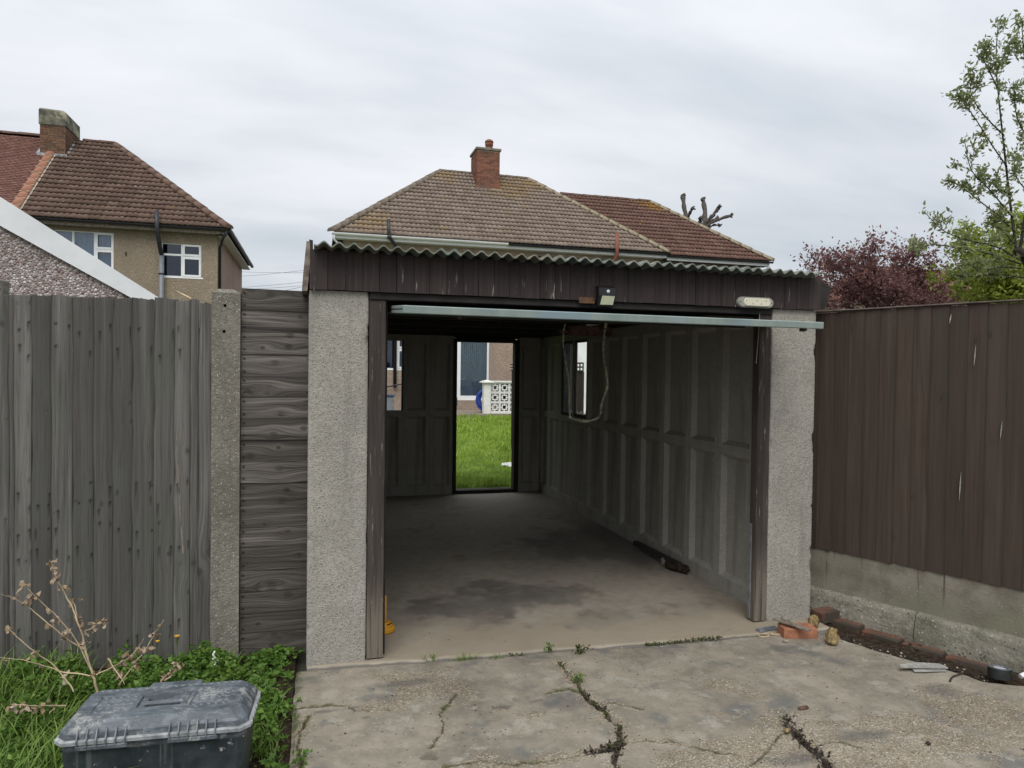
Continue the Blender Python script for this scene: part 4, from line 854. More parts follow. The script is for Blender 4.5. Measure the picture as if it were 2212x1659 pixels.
# edging bricks along the kerb
R = random.Random(3)
eb = ['weathered red edging brick set in soil nearest the garage', 'second red edging brick along the kerb from the garage', 'third red edging brick along the kerb from the garage', 'fourth red edging brick along the kerb from the garage', 'fifth red edging brick along the kerb from the garage']
for i in range(4):
    x = .13+i*.232; g = MB(); g.add(*bevbox(.216, .10, .062, .006, 2)); me = g.mesh('edging_brick', False, M_edgebrick)
    tag(obj('edging_brick', me, None, FM @ T(x+.10, -.106+R.uniform(-.008, .008), -.036-.010*i+R.uniform(-.008, .006)) @ RZ(R.uniform(-.07, .07)) @ RX(R.uniform(-.16, .05))), eb[i], 'brick', 'edging bricks along the kerb')
# ================================================================ houses
def tile_mesh(name, w_, l_, m, roll=2, lift=.041, amp=.030):
    n = 6*roll; V = []; F = []
    for j, (v, z) in enumerate(((-.045, lift), (l_, .004))):
        for i in range(n+1): u = w_*i/n; V.append((u, z+amp*(.5-.5*math.cos(2*math.pi*roll*i/n))**.8, v))
    for i in range(n+1): u = w_*i/n; V.append((u, lift-.034+amp*.3*(.5-.5*math.cos(2*math.pi*roll*i/n)), -.020))
    m1 = n+1
    for i in range(n): F.append((i, i+1, m1+i+1, m1+i)); F.append((2*m1+i, 2*m1+i+1, i+1, i))
    # local: x along eave, y = out of the slope, z up the slope
    return V, F
def tile_slope(parent, O, U, Vd, W_, Ln, inL, inR, m, tw=.30, gauge=.276, maxparts=300, rows=None, seed=0, roll=2):
    """rolled tiles over one roof slope; inL/inR give the left and right limit at a distance v up the slope"""
    R = random.Random(seed); O, U, Vd = Vector(O), Vector(U), Vector(Vd); N = U.cross(Vd)
    if N.z < 0: N = -N
    B = Matrix(((U.x, N.x, Vd.x, 0), (U.y, N.y, Vd.y, 0), (U.z, N.z, Vd.z, 0), (0, 0, 0, 1)))
    V, F = tile_mesh('roof_tile', tw, gauge, m, roll); g = MB(); g.add(V, F); shared = g.mesh('roof_tile', True, m); rest = MB(); cnt = 0
    nr = int(math.ceil(Ln/gauge)) if rows is None else rows
    for j in range(nr):
        v0 = j*gauge; u = math.floor(inL(v0)/tw)*tw; last = v0+gauge > Ln
        while u < inR(v0):
            l0, r0 = inL(v0), inR(v0); l1, r1 = inL(v0+gauge), inR(v0+gauge)
            full = u >= max(l0, l1)-.02 and u+tw <= min(r0, r1)+.02 and not last
            M = T(O+U*u+Vd*v0+N*R.uniform(0, .006)) @ B @ RX(R.uniform(-.012, .012)) @ RZ(R.uniform(-.006, .006))
            if full and cnt < maxparts: obj('roof_tile', shared, parent, M); cnt += 1
            elif full: rest.add(V, F, M)
            else:
                P = []
                for (x, y, z) in V:
                    zz = min(z, Ln-v0); lo, hi = inL(v0+max(zz, 0)), inR(v0+max(zz, 0)); P.append((min(max(x, lo-u), hi-u), y, zz))
                if max(p[0] for p in P)-min(p[0] for p in P) > .03:
                    if cnt < maxparts and max(p[0] for p in P)-min(p[0] for p in P) > .12:
                        q = MB(); q.add(P, F); obj('roof_tile', q.mesh('roof_tile', True, m), parent, M); cnt += 1
                    else: rest.add(P, F, M)
            u += tw
    if rest.v: tag(rest.build('upper_roof_tiles', m, parent, smooth=True), kind='stuff')
def ridge_line(parent, p0, p1, m, r=.13, seg=.42, name='ridge_tile', mortar=None, flat=.75):
    p0, p1 = Vector(p0), Vector(p1); d = p1-p0; n = max(1, int(d.length/seg)); d /= n; ex = d.normalized(); side = ex.cross(Vector((0, 0, 1))).normalized(); up = side.cross(ex); l_ = d.length
    g = MB(); V = []; F = []; k = 8
    for x, rr in ((-.03, r*1.06), (l_, r*.95)):
        for i in range(k+1): t = math.pi*i/k; V.append((x, rr*math.cos(t), rr*flat*math.sin(t)))
    for i in range(k): F.append((i, i+1, k+2+i, k+1+i))
    F.append(tuple(range(k, -1, -1))); F.append(tuple(range(k+1, 2*k+2))); g.add(V, F); me = g.mesh(name, True, m)
    for i in range(n):
        o = p0+d*i; M = Matrix(((ex.x, side.x, up.x, o.x), (ex.y, side.y, up.y, o.y), (ex.z, side.z, up.z, o.z), (0, 0, 0, 1))) @ T(0, 0, random.uniform(-.006, .006)) @ RZ(random.uniform(-.01, .01))
        obj(name, me, parent, M)
        if mortar: q = MB(); q.add(*bevbox(.03, r*1.9, r*.5, .01), M @ T(-.02, 0, r*.48)); q.build('mortar_joint', mortar, parent)
def brickwork(parent, x0, x1, y0, y1, z0, z1, m, bl=.225, bh=.075):
    core = MB(); core.box(x0+.012, x1-.012, y0+.012, y1-.012, z0, z1); c = core.build('chimney_core', M_mortar, parent)
    g = MB(); n = int((z1-z0)/bh)
    for j in range(n):
        z = z0+j*bh; off = (j % 2)*bl/2
        for (a, b, ax) in ((x0, x1, 'f'), (y0, y1, 'l'), (y0, y1, 'r')):
            t = a-off
            while t < b:
                s, e_ = max(t, a), min(t+bl-.012, b)
                if e_-s > .03:
                    d = random.uniform(0, .005)
                    if ax == 'f': g.box(s, e_, y0-d, y0+.02, z, z+bh-.012)
                    elif ax == 'l': g.box(x0-d, x0+.02, max(s, y0+.021), e_, z, z+bh-.012)
                    else: g.box(x1-.02, x1+d, max(s, y0+.021), e_, z, z+bh-.012)
                t += bl
    tag(g.build('brickwork', m, parent), kind='stuff')
def window(parent, x0, x1, z0, z1, y, cells, sill=True, curtain=None, fr=M_upvc, fw=.055, glass=None):
    """frame part with a pane for each light; cells in fractions (x0,x1,z0,z1,sash)"""
    W_, H_ = x1-x0, z1-z0; R = [(x0+c[0]*W_+fw*.5, x0+c[1]*W_-fw*.5, z0+c[2]*H_+fw*.5, z0+c[3]*H_-fw*.5, None, 0) for c in cells]
    g = holed(x0, x1, z0, z1, R, y, y+.07)
    f = g.build('window', fr, parent)
    for c, r in zip(cells, R):
        s = MB()
        if c[4]: s = holed(r[0]-.012, r[1]+.012, r[2]-.012, r[3]+.012, [(r[0]+.045, r[1]-.045, r[2]+.045, r[3]-.045, None, 0)], y-.018, y-.001); s.build('sash', fr, f)
        p = MB(); p.box(r[0]-.004, r[1]+.004, y+.030, y+.036, r[2]-.004, r[3]+.004); p.build('pane', glass or M_glassdark, f)
    if sill: s = MB(); s.box(x0-.05, x1+.05, y-.06, y+.02, z0-.045, z0-.002, b=.006); s.build('sill', fr, f)
    b = MB(); b.box(x0-.3, x1+.3, y+.9, y+.92, z0-.3, z1+.3); b.box(x0-.3, x1+.3, y+.12, y+.9, z0-.32, z0-.3); b.box(x0-.3, x1+.3, y+.12, y+.9, z1+.3, z1+.32); b.box(x0-.32, x0-.3, y+.12, y+.92, z0-.3, z1+.3); b.box(x1+.3, x1+.32, y+.12, y+.92, z0-.3, z1+.3); b.build('room', M_room, f)
    if curtain:
        n = 60; V = []; F = []
        for i in range(n+1):
            t = i/n; xx = x0+t*W_; yy = y+.16+.025*math.sin(t*W_*42)+.012*math.sin(t*W_*17); V += [(xx, yy, z0-.1), (xx, yy, z1+.05)]
        F = [(2*i, 2*i+2, 2*i+3, 2*i+1) for i in range(n)]; q = MB(); q.add(V, F); q.build('curtain', curtain, f, smooth=True)
    return f
def gutter(parent, x0, x1, y, z, m, r=.06, name='gutter'):
    g = MB(); P = [(y+r*math.cos(t), z+r*math.sin(t)) for t in np.linspace(math.pi, 2*math.pi, 9)]+[(y+(r-.008)*math.cos(t), z+(r-.008)*math.sin(t)) for t in np.linspace(2*math.pi, math.pi, 9)]
    g.prism(P, 'x', x0, x1); g.build(name, m, parent)
def roof_slab(parent, x0, x1, y0, y1, ze, zr, xr0, xr1, m, name='roof'):
    ym = (y0+y1)/2; g = MB(); g.add([(x0, y0, ze), (x1, y0, ze), (x1, y1, ze), (x0, y1, ze), (xr0, ym, zr), (xr1, ym, zr)], [(0, 1, 5, 4), (1, 2, 5), (2, 3, 4, 5), (3, 0, 4), (3, 2, 1, 0)]); return g.build(name, m, parent)
M_underroof = plain('roof underlay', (.035, .028, .024), .95, .2)
# ---- house behind the garage
hm = thing('grey_roof_house', (6, 25.8, .1), 'house straight behind the garage with lichened grey hipped roof and brick chimney', 'house')
ex0, ex1, ey0, ez, rz_, hd = .5, 11.56, 21.9, 5.66, 8.83, 3.85; tp = (rz_-ez)/hd; sl_n = math.hypot(1, tp); cp_, sp2 = 1/sl_n, tp/sl_n; SLn = hd*sl_n
wx0, wx1, wy = .82, 11.24, 22.2
patio = (onY(990, 862, wy).x-.42, onY(1056, 862, wy).x, onY(990, 862, wy).z, onY(990, 862, wy).z+2.08)
lw = (.9, onY(872, 797, wy).x+.25, onY(850, 797, wy).z, onY(850, 797, wy).z+1.15)
uw1 = (onY(930, 550, wy).x, onY(1005, 550, wy).x, 4.15, onY(965, 548, wy).z); uw2 = (onY(1150, 560, wy).x, onY(1250, 560, wy).x, 4.1, onY(1200, 555, wy).z)
holes = [(a, b, c, d, None, 0) for a, b, c, d in (patio, lw, uw1, uw2)]
holed(wx0, wx1, 0, 5.62, holes, wy, wy+.25).build('front_wall', M_dashmain, hm)
g = MB(); g.box(wx0, wx0+.25, wy+.251, 29.4, 0, 5.62); g.box(wx1-.25, wx1, wy+.251, 29.4, 0, 5.62); g.box(wx0+.251, wx1-.251, 29.15, 29.4, 0, 5.62); g.build('side_and_back_wall', M_dashmain, hm)
roof_slab(hm, ex0, ex1, ey0, ey0+2*hd, ez, rz_-.02, ex0+hd, ex1-hd, M_underroof)
tile_slope(hm, (ex0, ey0-.04, ez+.01), (1, 0, 0), (0, cp_, sp2), 0, SLn, lambda v: v*cp_, lambda v: ex1-ex0-v*cp_, M_tilegrey, seed=1)
rA, rB = Vector((ex0+hd, ey0+hd, rz_)), Vector((ex1-hd, ey0+hd, rz_))
ridge_line(hm, rA, rB, M_ridgegrey); ridge_line(hm, (ex0-.05, ey0-.05, ez+.02), rA, M_ridgegrey, .14, name='hip_tile'); ridge_line(hm, (ex1+.05, ey0-.05, ez+.02), rB, M_ridgegrey, .14, name='hip_tile')
xsw = onY(1096, 527, ey0).x
gutter(hm, ex0-.05, xsw, ey0-.07, ez-.02, M_upvc, .075); gutter(hm, xsw+.002, ex1+.02, ey0-.07, ez-.03, M_blackpvc, .06)
g = MB(); g.box(ex0+.02, xsw, ey0-.004, ey0+.02, ez-.17, ez-.02, b=.004); g.build('eaves_board', M_upvc, hm); g = MB(); g.box(xsw+.002, ex1, ey0-.004, ey0+.02, ez-.17, ez-.03, b=.004); g.build('eaves_board', M_whitedirty, hm)
g = MB(); g.box(ex0+.03, ex1-.03, ey0+.021, wy, ez-.165, ez-.15); g.build('soffit', M_whitedirty, hm)
g = MB(); g.tube([(ex0+.02, ey0-.07, ez-.09), (ex0+.02, ey0-.02, ez-.22), (wx0+.06, wy-.06, ez-.50), (wx0+.06, wy-.06, .4)], .034, 10); g.build('downpipe', M_upvc, hm, smooth=True)
# vent pipes
a = onY(839, 474, 21.78); b = onY(841, 512, 21.78); c = onY(857, 534, 21.95); g = MB(); g.tube([a, b, (b+c)/2+Vector((.02, 0, -.02)), c, (c.x, 22.1, c.z-.12), (c.x, 22.12, 1)], .055, 10); p_ = g.build('soil_pipe', M_blackpvc, hm, smooth=True)
g = MB(); g.tube([b+Vector((0, 0, .05)), b-Vector((0, 0, .06))], .068, 10); g.build('collar', M_blackpvc, p_, smooth=True)
a = onY(1333, 504, 21.78); b = onY(1333, 550, 21.78); g = MB(); g.tube([a, b, b+Vector((-.12, .2, -.3)), (b.x-.12, 22.12, 1)], .06, 10); g.build('red_pipe', M_redpipe, hm, smooth=True)
# windows and patio door
window(hm, *uw1, wy+.06, [(0, .5, 0, 1, 0), (.5, 1, 0, 1, 0)]); window(hm, *uw2, wy+.06, [(0, .5, 0, 1, 0), (.5, 1, 0, 1, 0)], fr=M_redpipe)
cw = lw[1]-lw[0]; xs_ = (onY(858, 780, wy).x-lw[0])/cw; window(hm, *lw, wy+.05, [(0, xs_, 0, 1, 0), (xs_, 1, 0, .55, 1), (xs_, 1, .55, 1, 1)])
pd = window(hm, *patio, wy+.05, [(0, .30, .02, 1, 0), (.30, 1, .02, 1, 0)], sill=True, fw=.13, glass=M_clear)
xa = patio[0]; W_ = patio[1]-patio[0]
for i in range(14):
    x = xa+W_*.33+i*W_*.046; g = MB(); g.box(-.038, .038, -.001, .001, patio[2]+.07, patio[3]-.05, T(x, wy+.15, 0) @ RZ(rad(28))); g.build('blind_slat', M_blind, pd)
for (x, z, w_, h_, m) in ((xa+W_*.42, patio[2]+.35, .34, .5, M_bluebag), (xa+W_*.6, patio[2]+.2, .22, .3, M_bluebag), (xa+W_*.5, patio[2]+1.35, .5, .28, M_blind), (xa+W_*.55, patio[2]+1.08, .35, .18, M_redpipe)):
    g = MB(); g.add(*bevbox(w_, .2, h_, .05, 2), T(x, wy+.30, z)); g.build('stored_goods', m, pd)
# chimney
c0, c1 = onY(1030, 395, 24.75), onY(1079, 395, 24.75); cx0, cx1 = c0.x, c1.x; ct = onY(1055, 325, 24.75).z
brickwork(hm, cx0, cx1, 24.75, 25.75, 7.7, ct, M_brick)
g = MB(); g.box(cx0-.05, cx1+.05, 24.70, 25.80, ct, ct+.09, b=.012); g.build('chimney_cap', M_capgrey, hm)
g = MB(); g.lathe([(.13, 0), (.13, .18), (.15, .19), (.15, .26), (.13, .30), (.16, .30), (.15, .36), (.08, .41), (.0001, .42)], 14, T(cx0+.52, 25.1, ct+.09)); g.build('chimney_pot', M_pot, hm, smooth=True)
g = MB(); g.lathe([(.08, 0), (.08, .13), (.0001, .14)], 12, T(cx0+.18, 25.35, ct+.09)); g.build('flue_cap', M_slate, hm, smooth=True)
g = MB(); zf = ez+(24.75-ey0)*tp; g.add(*bevbox(cx1-cx0+.14, .10, .05, .02), T((cx0+cx1)/2, 24.71, zf+.06) @ RX(rad(35))); g.box(cx0-.05, cx0-.004, 24.7, 25.7, zf-.05, zf+.14, RX(0)); g.build('chimney_skirt', M_ridgegrey, hm)
# ---- red roofed side extension
hr = thing('red_roof_house', (13.6, 25, .1), 'house wing with red brown hipped roof to the right of the grey roof', 'house')
fx0, fx1, fy0, fz, frz, fh = 11.62, 15.70, 21.95, 5.60, 8.20, 3.2; tp2 = (frz-fz)/fh; s2 = math.hypot(1, tp2)
g = MB(); g.box(11.26, 15.42, 22.35, 28.0, 0, 5.55); g.build('wall', M_dashmain, hr)
xl = 8.75
g = MB(); g.add([(fx0-.4, fy0, fz), (fx1, fy0, fz), (fx1, fy0+2*fh, fz), (fx0-.4, fy0+2*fh, fz), (xl+.1, fy0+fh, frz-.02), (fx1-fh, fy0+fh, frz-.02)], [(0, 1, 5, 4), (1, 2, 5), (2, 3, 4, 5), (3, 0, 4), (3, 2, 1, 0)]); g.build('roof', M_underroof, hr)
# the left limit follows the hip of the grey roof
tile_slope(hr, (xl, fy0-.03, fz+.01), (1, 0, 0), (0, 1/s2, tp2/s2), 0, fh*s2, lambda v: (ex1-xl+.12)-max(0, (fz+v*tp2/s2-ez)/tp)*1.0, lambda v: fx1-xl-v/s2, M_tilered, seed=2)
ridge_line(hr, (xl+.1, fy0+fh, frz), (fx1-fh, fy0+fh, frz), M_ridge); ridge_line(hr, (fx1+.05, fy0-.05, fz+.02), (fx1-fh, fy0+fh, frz), M_ridgegrey, .14, name='hip_tile')
gutter(hr, ex1+.05, fx1+.06, fy0-.07, fz-.02, M_blackpvc, .06); g = MB(); g.box(ex1+.05, fx1, fy0-.004, fy0+.02, fz-.17, fz-.03, b=.004); g.build('eaves_board', M_whitedirty, hr)
g = MB(); g.box(ex1+.06, fx1-.02, fy0+.021, 22.35, fz-.165, fz-.15); g.build('soffit', M_blackpvc, hr); g = MB(); g.tube([(fx1-.05, fy0-.07, fz-.06), (fx1-.06, fy0-.02, fz-.2), (fx1-.25, 22.28, fz-.45), (fx1-.25, 22.28, .3)], .034, 8); g.build('downpipe', M_upvc, hr, smooth=True)
# ---- house on the left
hL = thing('brown_roof_house', (-8, 25.8, .1), 'left hand pebbledash house with brown hipped roof and stocky brick chimney', 'house')
lx1, ly0, lz, lrz, lh = -2.485, 21.9, 5.56, 8.76, 3.83; tl = (lrz-lz)/lh; s3 = math.hypot(1, tl); px_ = -7.85; lx0 = -15.0
q0, q1 = onY(147, 503, 22.2), onY(246, 503, 22.2); w1 = (q0.x-.35, q1.x, 4.1, q1.z); q0, q1 = onY(348, 522, 22.2), onY(435, 600, 22.2); w2 = (q0.x, q1.x, q1.z, q0.z-.02)
holed(lx0+.3, lx1-.28, 0, 5.53, [(*w1, None, 0), (*w2, None, 0)], 22.2, 22.45).build('front_wall', M_dashleft, hL)
g = MB(); g.box(lx1-.53, lx1-.28, 22.452, 29.3, 0, 5.53); g.build('side_wall', M_dashside, hL); g = MB(); g.box(lx0+.3, lx1-.54, 29.05, 29.3, 0, 5.53); g.build('back_wall', M_dashleft, hL)
g = MB(); g.add([(lx0, ly0, lz), (lx1, ly0, lz), (lx1, ly0+2*lh, lz), (lx0, ly0+2*lh, lz), (lx0, ly0+lh, lrz-.02), (lx1-lh, ly0+lh, lrz-.02)], [(0, 1, 5, 4), (1, 2, 5), (2, 3, 4, 5), (3, 0, 4), (3, 2, 1, 0)]); g.build('roof', M_underroof, hL)
tile_slope(hL, (px_, ly0-.04, lz+.01), (1, 0, 0), (0, 1/s3, tl/s3), 0, lh*s3, lambda v: .0, lambda v: lx1-px_-v/s3, M_tilebrown, seed=3)
tile_slope(hL, (lx1+.03, ly0, lz+.01), (0, 1, 0), (-1/s3, 0, tl/s3), 0, lh*s3, lambda v: v/s3, lambda v: 2*lh-v/s3, M_tilebrown, seed=4, rows=2, maxparts=30)
g = MB(); gz = .105; V_, F_ = tile_mesh('t', .165, gz, None, 1, .022, .003)
for j in range(int(lh*s3/gz)):
    for i in range(0, 16):
        u = px_-.12-.165*(i+1)+(.08 if j % 2 else 0); M = Matrix(((1, 0, 0, u), (0, -tl/s3, 1/s3, ly0-.04+j*gz/s3), (0, 1/s3, tl/s3, lz+.01+j*gz*tl/s3), (0, 0, 0, 1))); g.add([(x*.97, y+random.uniform(0, .006), z) for x, y, z in V_], F_, M)
tag(g.build('plain_tiles', M_plaintile, hL), kind='stuff')
ridge_line(hL, (px_, ly0-.02, lz+.04), (px_-.02, ly0+lh-.55, lz+.04+(lh-.53)*tl), M_ridgeterra, .14, .36, 'party_ridge_tile', M_mortar); g = MB(); g.tube([(px_+.14, ly0-.02, lz+.06), (px_+.12, ly0+lh-.55, lz+.06+(lh-.53)*tl)], .025, 6); g.build('mortar_fillet', M_mortar, hL)
lr = Vector((lx1-lh, ly0+lh, lrz)); ridge_line(hL, (-7.2, ly0+lh, lrz), lr, M_ridge); ridge_line(hL, (-9.0, ly0+lh, lrz+.03), (-8.2, ly0+lh, lrz+.03), M_ridge); ridge_line(hL, (lx1+.05, ly0-.05, lz+.02), lr, M_ridge, .14, name='hip_tile'); ridge_line(hL, (lx0, ly0+lh, lrz+.03), (-9.0, ly0+lh, lrz+.03), M_ridge)
gutter(hL, lx0, lx1+.05, ly0-.07, lz-.02, M_blackpvc, .06); g = MB(); g.box(lx0, lx1, ly0-.004, ly0+.02, lz-.17, lz-.03, b=.004); g.build('eaves_board', M_barge, hL); g = MB(); g.box(lx0, lx1-.02, ly0+.021, 22.2, lz-.16, lz-.145); g.build('soffit', M_barge, hL)
g = MB(); P = [(lx1+.07+.06*math.cos(t), lz-.02+.06*math.sin(t)) for t in np.linspace(math.pi, 2*math.pi, 9)]; g.prism(P, 'y', ly0, ly0+2*lh); g.build('side_gutter', M_blackpvc, hL); g = MB(); g.box(lx1-.28, lx1+.0, ly0+.03, ly0+2*lh, lz-.16, lz-.14); g.build('side_soffit', M_whitedirty, hL)
g = MB(); g.tube([(lx1+.02, ly0-.06, lz-.08), (lx1-.1, ly0+.05, lz-.25), (lx1-.23, 22.3, lz-.5), (lx1-.23, 22.3, .2)], .04, 8); g.build('downpipe', M_blackpvc, hL, smooth=True)
a, b = onY(338.5, 455, 21.75), onY(339.5, 500, 21.75); g = MB(); g.tube([a, b, (b.x+.05, 21.95, b.z-.5), (b.x+.05, 22.08, b.z-.6)], .06, 10); g.build('soil_pipe', M_blackpvc, hL, smooth=True); g = MB(); g.tube([(b.x+.05, 22.08, b.z-.55), (b.x+.05, 22.08, .2)], .07, 10); g.build('soil_pipe', M_greypvc, hL, smooth=True)
for z in (4.2, 3.4): g = MB(); g.lathe([(.08, -.02), (.08, .02)], 10, T(b.x+.05, 22.08, z)); g.build('pipe_clip', M_blackpvc, hL)
xm = (onY(157, 520, 22.2).x-w1[0])/(w1[1]-w1[0]); xr = (onY(204, 520, 22.2).x-w1[0])/(w1[1]-w1[0])
window(hL, *w1, 22.25, [(0, xm, 0, 1, 0), (xm, xr, 0, 1, 0), (xr, 1, 0, .60, 1), (xr, 1, .60, 1, 1)], curtain=M_curtain, glass=M_clear); window(hL, *w2, 22.25, [(0, .51, 0, .66, 0), (0, .51, .66, 1, 0), (.51, 1, 0, .62, 1), (.51, 1, .62, 1, 1)])
q = onY(316, 627, 22.15); g = MB(); g.lathe([(.02, -.05), (.025, .05)], 8, T(onY(272, 548, 22.19))); g.build('wall_stub', M_rust, hL)
CY = 24.75; k0, k1 = onY(86, 320, CY), onY(141, 320, CY); kt = onY(110, 270, CY).z
brickwork(hL, k0.x, k1.x, CY, CY+1.25, 7.4, kt, M_brickold)
g = MB(); kz = onY(110, 234, CY).z; x0, x1 = k0.x-.02, k1.x+.03; g.loft([[(x0, CY-.04, kt), (x1, CY-.04, kt), (x1, CY+1.3, kt), (x0, CY+1.3, kt)], [(x0, CY-.04, kz-.06), (x1, CY-.04, kz-.10), (x1, CY+1.3, kz-.10), (x0, CY+1.3, kz-.06)], [(x0+.03, CY+.04, kz), (x1-.08, CY+.04, kz-.03), (x1-.08, CY+1.2, kz-.03), (x0+.03, CY+1.2, kz)]]); g.build('chimney_cap', M_cap, hL)
zf = lz+(CY-ly0)*tl; g = MB(); g.box(k0.x-.06, k1.x+.06, CY-.06, CY-.01, zf-.06, zf+.10); g.add(*bevbox(.25, .9, .02, .005), T(k1.x+.13, CY+.42, zf+.40) @ RX(math.atan(tl)) @ RY(.25)); g.add(*bevbox(.25, .7, .02, .005), T(k0.x-.13, CY+.3, zf+.30) @ RX(math.atan(tl)) @ RY(-.25)); g.build('flashing', M_lead, hL)
q = onY(14, 468, 22.75); g = MB(); g.lathe([(.16, -.02), (.14, .05), (.06, .09), (.055, .16), (.10, .2), (.08, .27), (.0001, .28)], 10, T(q)); g.build('roof_vent', M_lead, hL, smooth=True)
# ---- outbuilding with white barge board, far left
ob = thing('pebbledash_outbuilding', (-4.5, 8, 0), 'gabled outbuilding of red and white stone chips with white barge board', 'outbuilding')
OY = 6.5; u0, u1 = onY(0, 425, OY), onY(340, 641, OY); l0, l1 = onY(0, 487, OY), onY(280, 641, OY); su = (u1.z-u0.z)/(u1.x-u0.x); sl2 = (l1.z-l0.z)/(l1.x-l0.x)
xa, xe = -3.7, u1.x+.32; U_ = lambda x: u0.z+su*(x-u0.x); L_ = lambda x: l0.z+sl2*(x-l0.x)
g = MB(); g.prism([(xa, L_(xa)), (xe, L_(xe)), (xe, U_(xe)), (xa, U_(xa))], 'y', OY-.03, OY); g.build('barge_board', M_whitedirty, ob)
g = MB(); g.prism([(-6.1, 0), (l1.x+.1, 0), (l1.x+.1, L_(l1.x+.1)+.05), (xa, L_(xa)+.05), (-6.1, L_(l1.x+.1)+.05)], 'y', OY+.012, OY+4.5); SH = Matrix(((1, -.45, 0, .45*OY), (0, 1, 0, 0), (0, 0, 1, 0), (0, 0, 0, 1))); g.v = [tuple(SH @ Vector(p)) for p in g.v]; g.build('gable_wall', M_chips, ob)
g = MB(); g.prism([(xa, U_(xa)-.02), (xe+.02, U_(xe)-.03), (xe+.02, U_(xe)-.09), (xa, U_(xa)-.09)], 'y', OY+.002, OY+4.8); xb = 2*xa-xe; g.prism([(xa, U_(xa)-.021), (xb, U_(xe)-.03), (xb, U_(xe)-.09), (xa, U_(xa)-.091)], 'y', OY+.002, OY+4.8); SH = Matrix(((1, -.45, 0, .45*OY), (0, 1, 0, 0), (0, 0, 1, 0), (0, 0, 0, 1))); g.v = [tuple(SH @ Vector(p)) for p in g.v]; g.build('roof', M_slate, ob)
# ---- bungalow beyond the right fence
bg = thing('far_bungalow', (24, 24, 0), 'low cream bungalow with red brown roof beyond the right fence', 'house')
v0 = onY(2092, 646, 21.0); v1 = onY(2200, 646, 21.0); ze = onY(2140, 634, 20.7).z; zr2 = onY(2060, 585, 23.5).z
g = MB(); g.box(v0.x-3, v1.x+6, 21.0, 26, 0, ze); g.build('wall', plain('cream render', (.52, .44, .32), .9, .1), bg)
g = MB(); x0, x1 = v0.x-3.3, v1.x+6.3; g.add([(x0, 20.6, ze-.06), (x1, 20.6, ze-.06), (x1, 26.4, ze-.06), (x0, 26.4, ze-.06), (x0+1, 23.5, zr2), (x1-2, 23.5, zr2)], [(0, 1, 5, 4), (1, 2, 5), (2, 3, 4, 5), (3, 0, 4), (3, 2, 1, 0)]); g.build('roof', M_plaintile, bg)
# ================================================================ garden behind the garage
BY = 20.2; zb = onY(1045, 893, BY).z; g = MB(); g.box(-4, 11, 20.05, 22.19, -.05, zb-.005, b=.01); tag(g.build('patio', M_patio), kind='structure')
g = MB(); g.box(-4, onY(1082, 890, 19.9).x, 19.6, 20.048, -.05, zb-.10, b=.01); tag(g.build('patio_step', M_patio), kind='structure')
bwl = thing('screen_block_wall', (6.2, BY, zb), 'white pierced screen block wall with capped pier in the garden', 'wall')
pa, pb = onY(1045, 860, BY), onY(1060, 860, BY); zt = onY(1052, 827, BY).z
g = MB(); g.box(pa.x, pb.x, BY, BY+.22, zb-.02, zt, b=.006); g.build('pier', M_whiteblock, bwl); g = MB(); xm, yc = (pa.x+pb.x)/2, BY+.11; hw = (pb.x-pa.x)/2+.07
g.loft([[(xm+s*hw, yc+t*(.11+.07), zt+.001) for s, t in ((-1, -1), (1, -1), (1, 1), (-1, 1))], [(xm+s*hw, yc+t*.18, zt+.035) for s, t in ((-1, -1), (1, -1), (1, 1), (-1, 1))], [(xm+s*.02, yc+t*.02, zt+.085) for s, t in ((-1, -1), (1, -1), (1, 1), (-1, 1))]]); g.build('pier_cap', M_whiteblock, bwl)
bs = .292; g = MB(); h_ = bs/2-.001; w_ = .03; r1, r2 = .082, .050
for sx in (-1, 1): g.box(sx*h_-(w_ if sx > 0 else 0), sx*h_+(0 if sx > 0 else w_), 0, .09, -h_, h_)
for sz in (-1, 1): g.box(-h_+w_, h_-w_, 0, .09, sz*h_-(w_ if sz > 0 else 0), sz*h_+(0 if sz > 0 else w_))
for sx in (-1, 1): g.box(sx*r1 if sx < 0 else r2, -r2 if sx < 0 else r1, .002, .088, -r1, r1); g.box(min(sx*r1, sx*(h_-w_)), max(sx*r1, sx*(h_-w_)), .002, .088, -.014, .014)
for sz in (-1, 1): g.box(-r2, r2, .002, .088, sz*r1 if sz < 0 else r2, -r2 if sz < 0 else r1); g.box(-.014, .014, .002, .088, min(sz*r1, sz*(h_-w_)), max(sz*r1, sz*(h_-w_)))
blk = g.mesh('screen_block', False, M_whiteblock)
for i in range(7):
    for j in range(3): obj('screen_block', blk, bwl, T(pb.x+.004+bs*(i+.5), BY+.065, zb+.03+bs*(j+.5)))
g = MB(); g.box(pb.x, pb.x+7*bs, BY+.03, BY+.19, zb+.03+3*bs+.001, zb+.03+3*bs+.055, b=.006); g.build('coping', M_whiteblock, bwl); g = MB(); g.box(pb.x+.001, pb.x+7*bs, BY+.05, BY+.17, zb-.02, zb+.029); g.build('base_course', M_whiteblock, bwl)
q = onY(1095, 822, 20.75); g = MB(); g.loft([[(q.x+a*.28, 20.75+b*.22, zb) for a, b in ((-1, -1), (1, -1), (1, 1), (-1, 1))], [(q.x+a*.34, 20.75+b*.28, zb+.85) for a, b in ((-1, -1), (1, -1), (1, 1), (-1, 1))]]); wb = thing('grey_wheelie_bin', (q.x, 20.75, zb), 'dark grey bin just showing over the white screen block wall', 'bin'); g.build('body', M_room, wb)
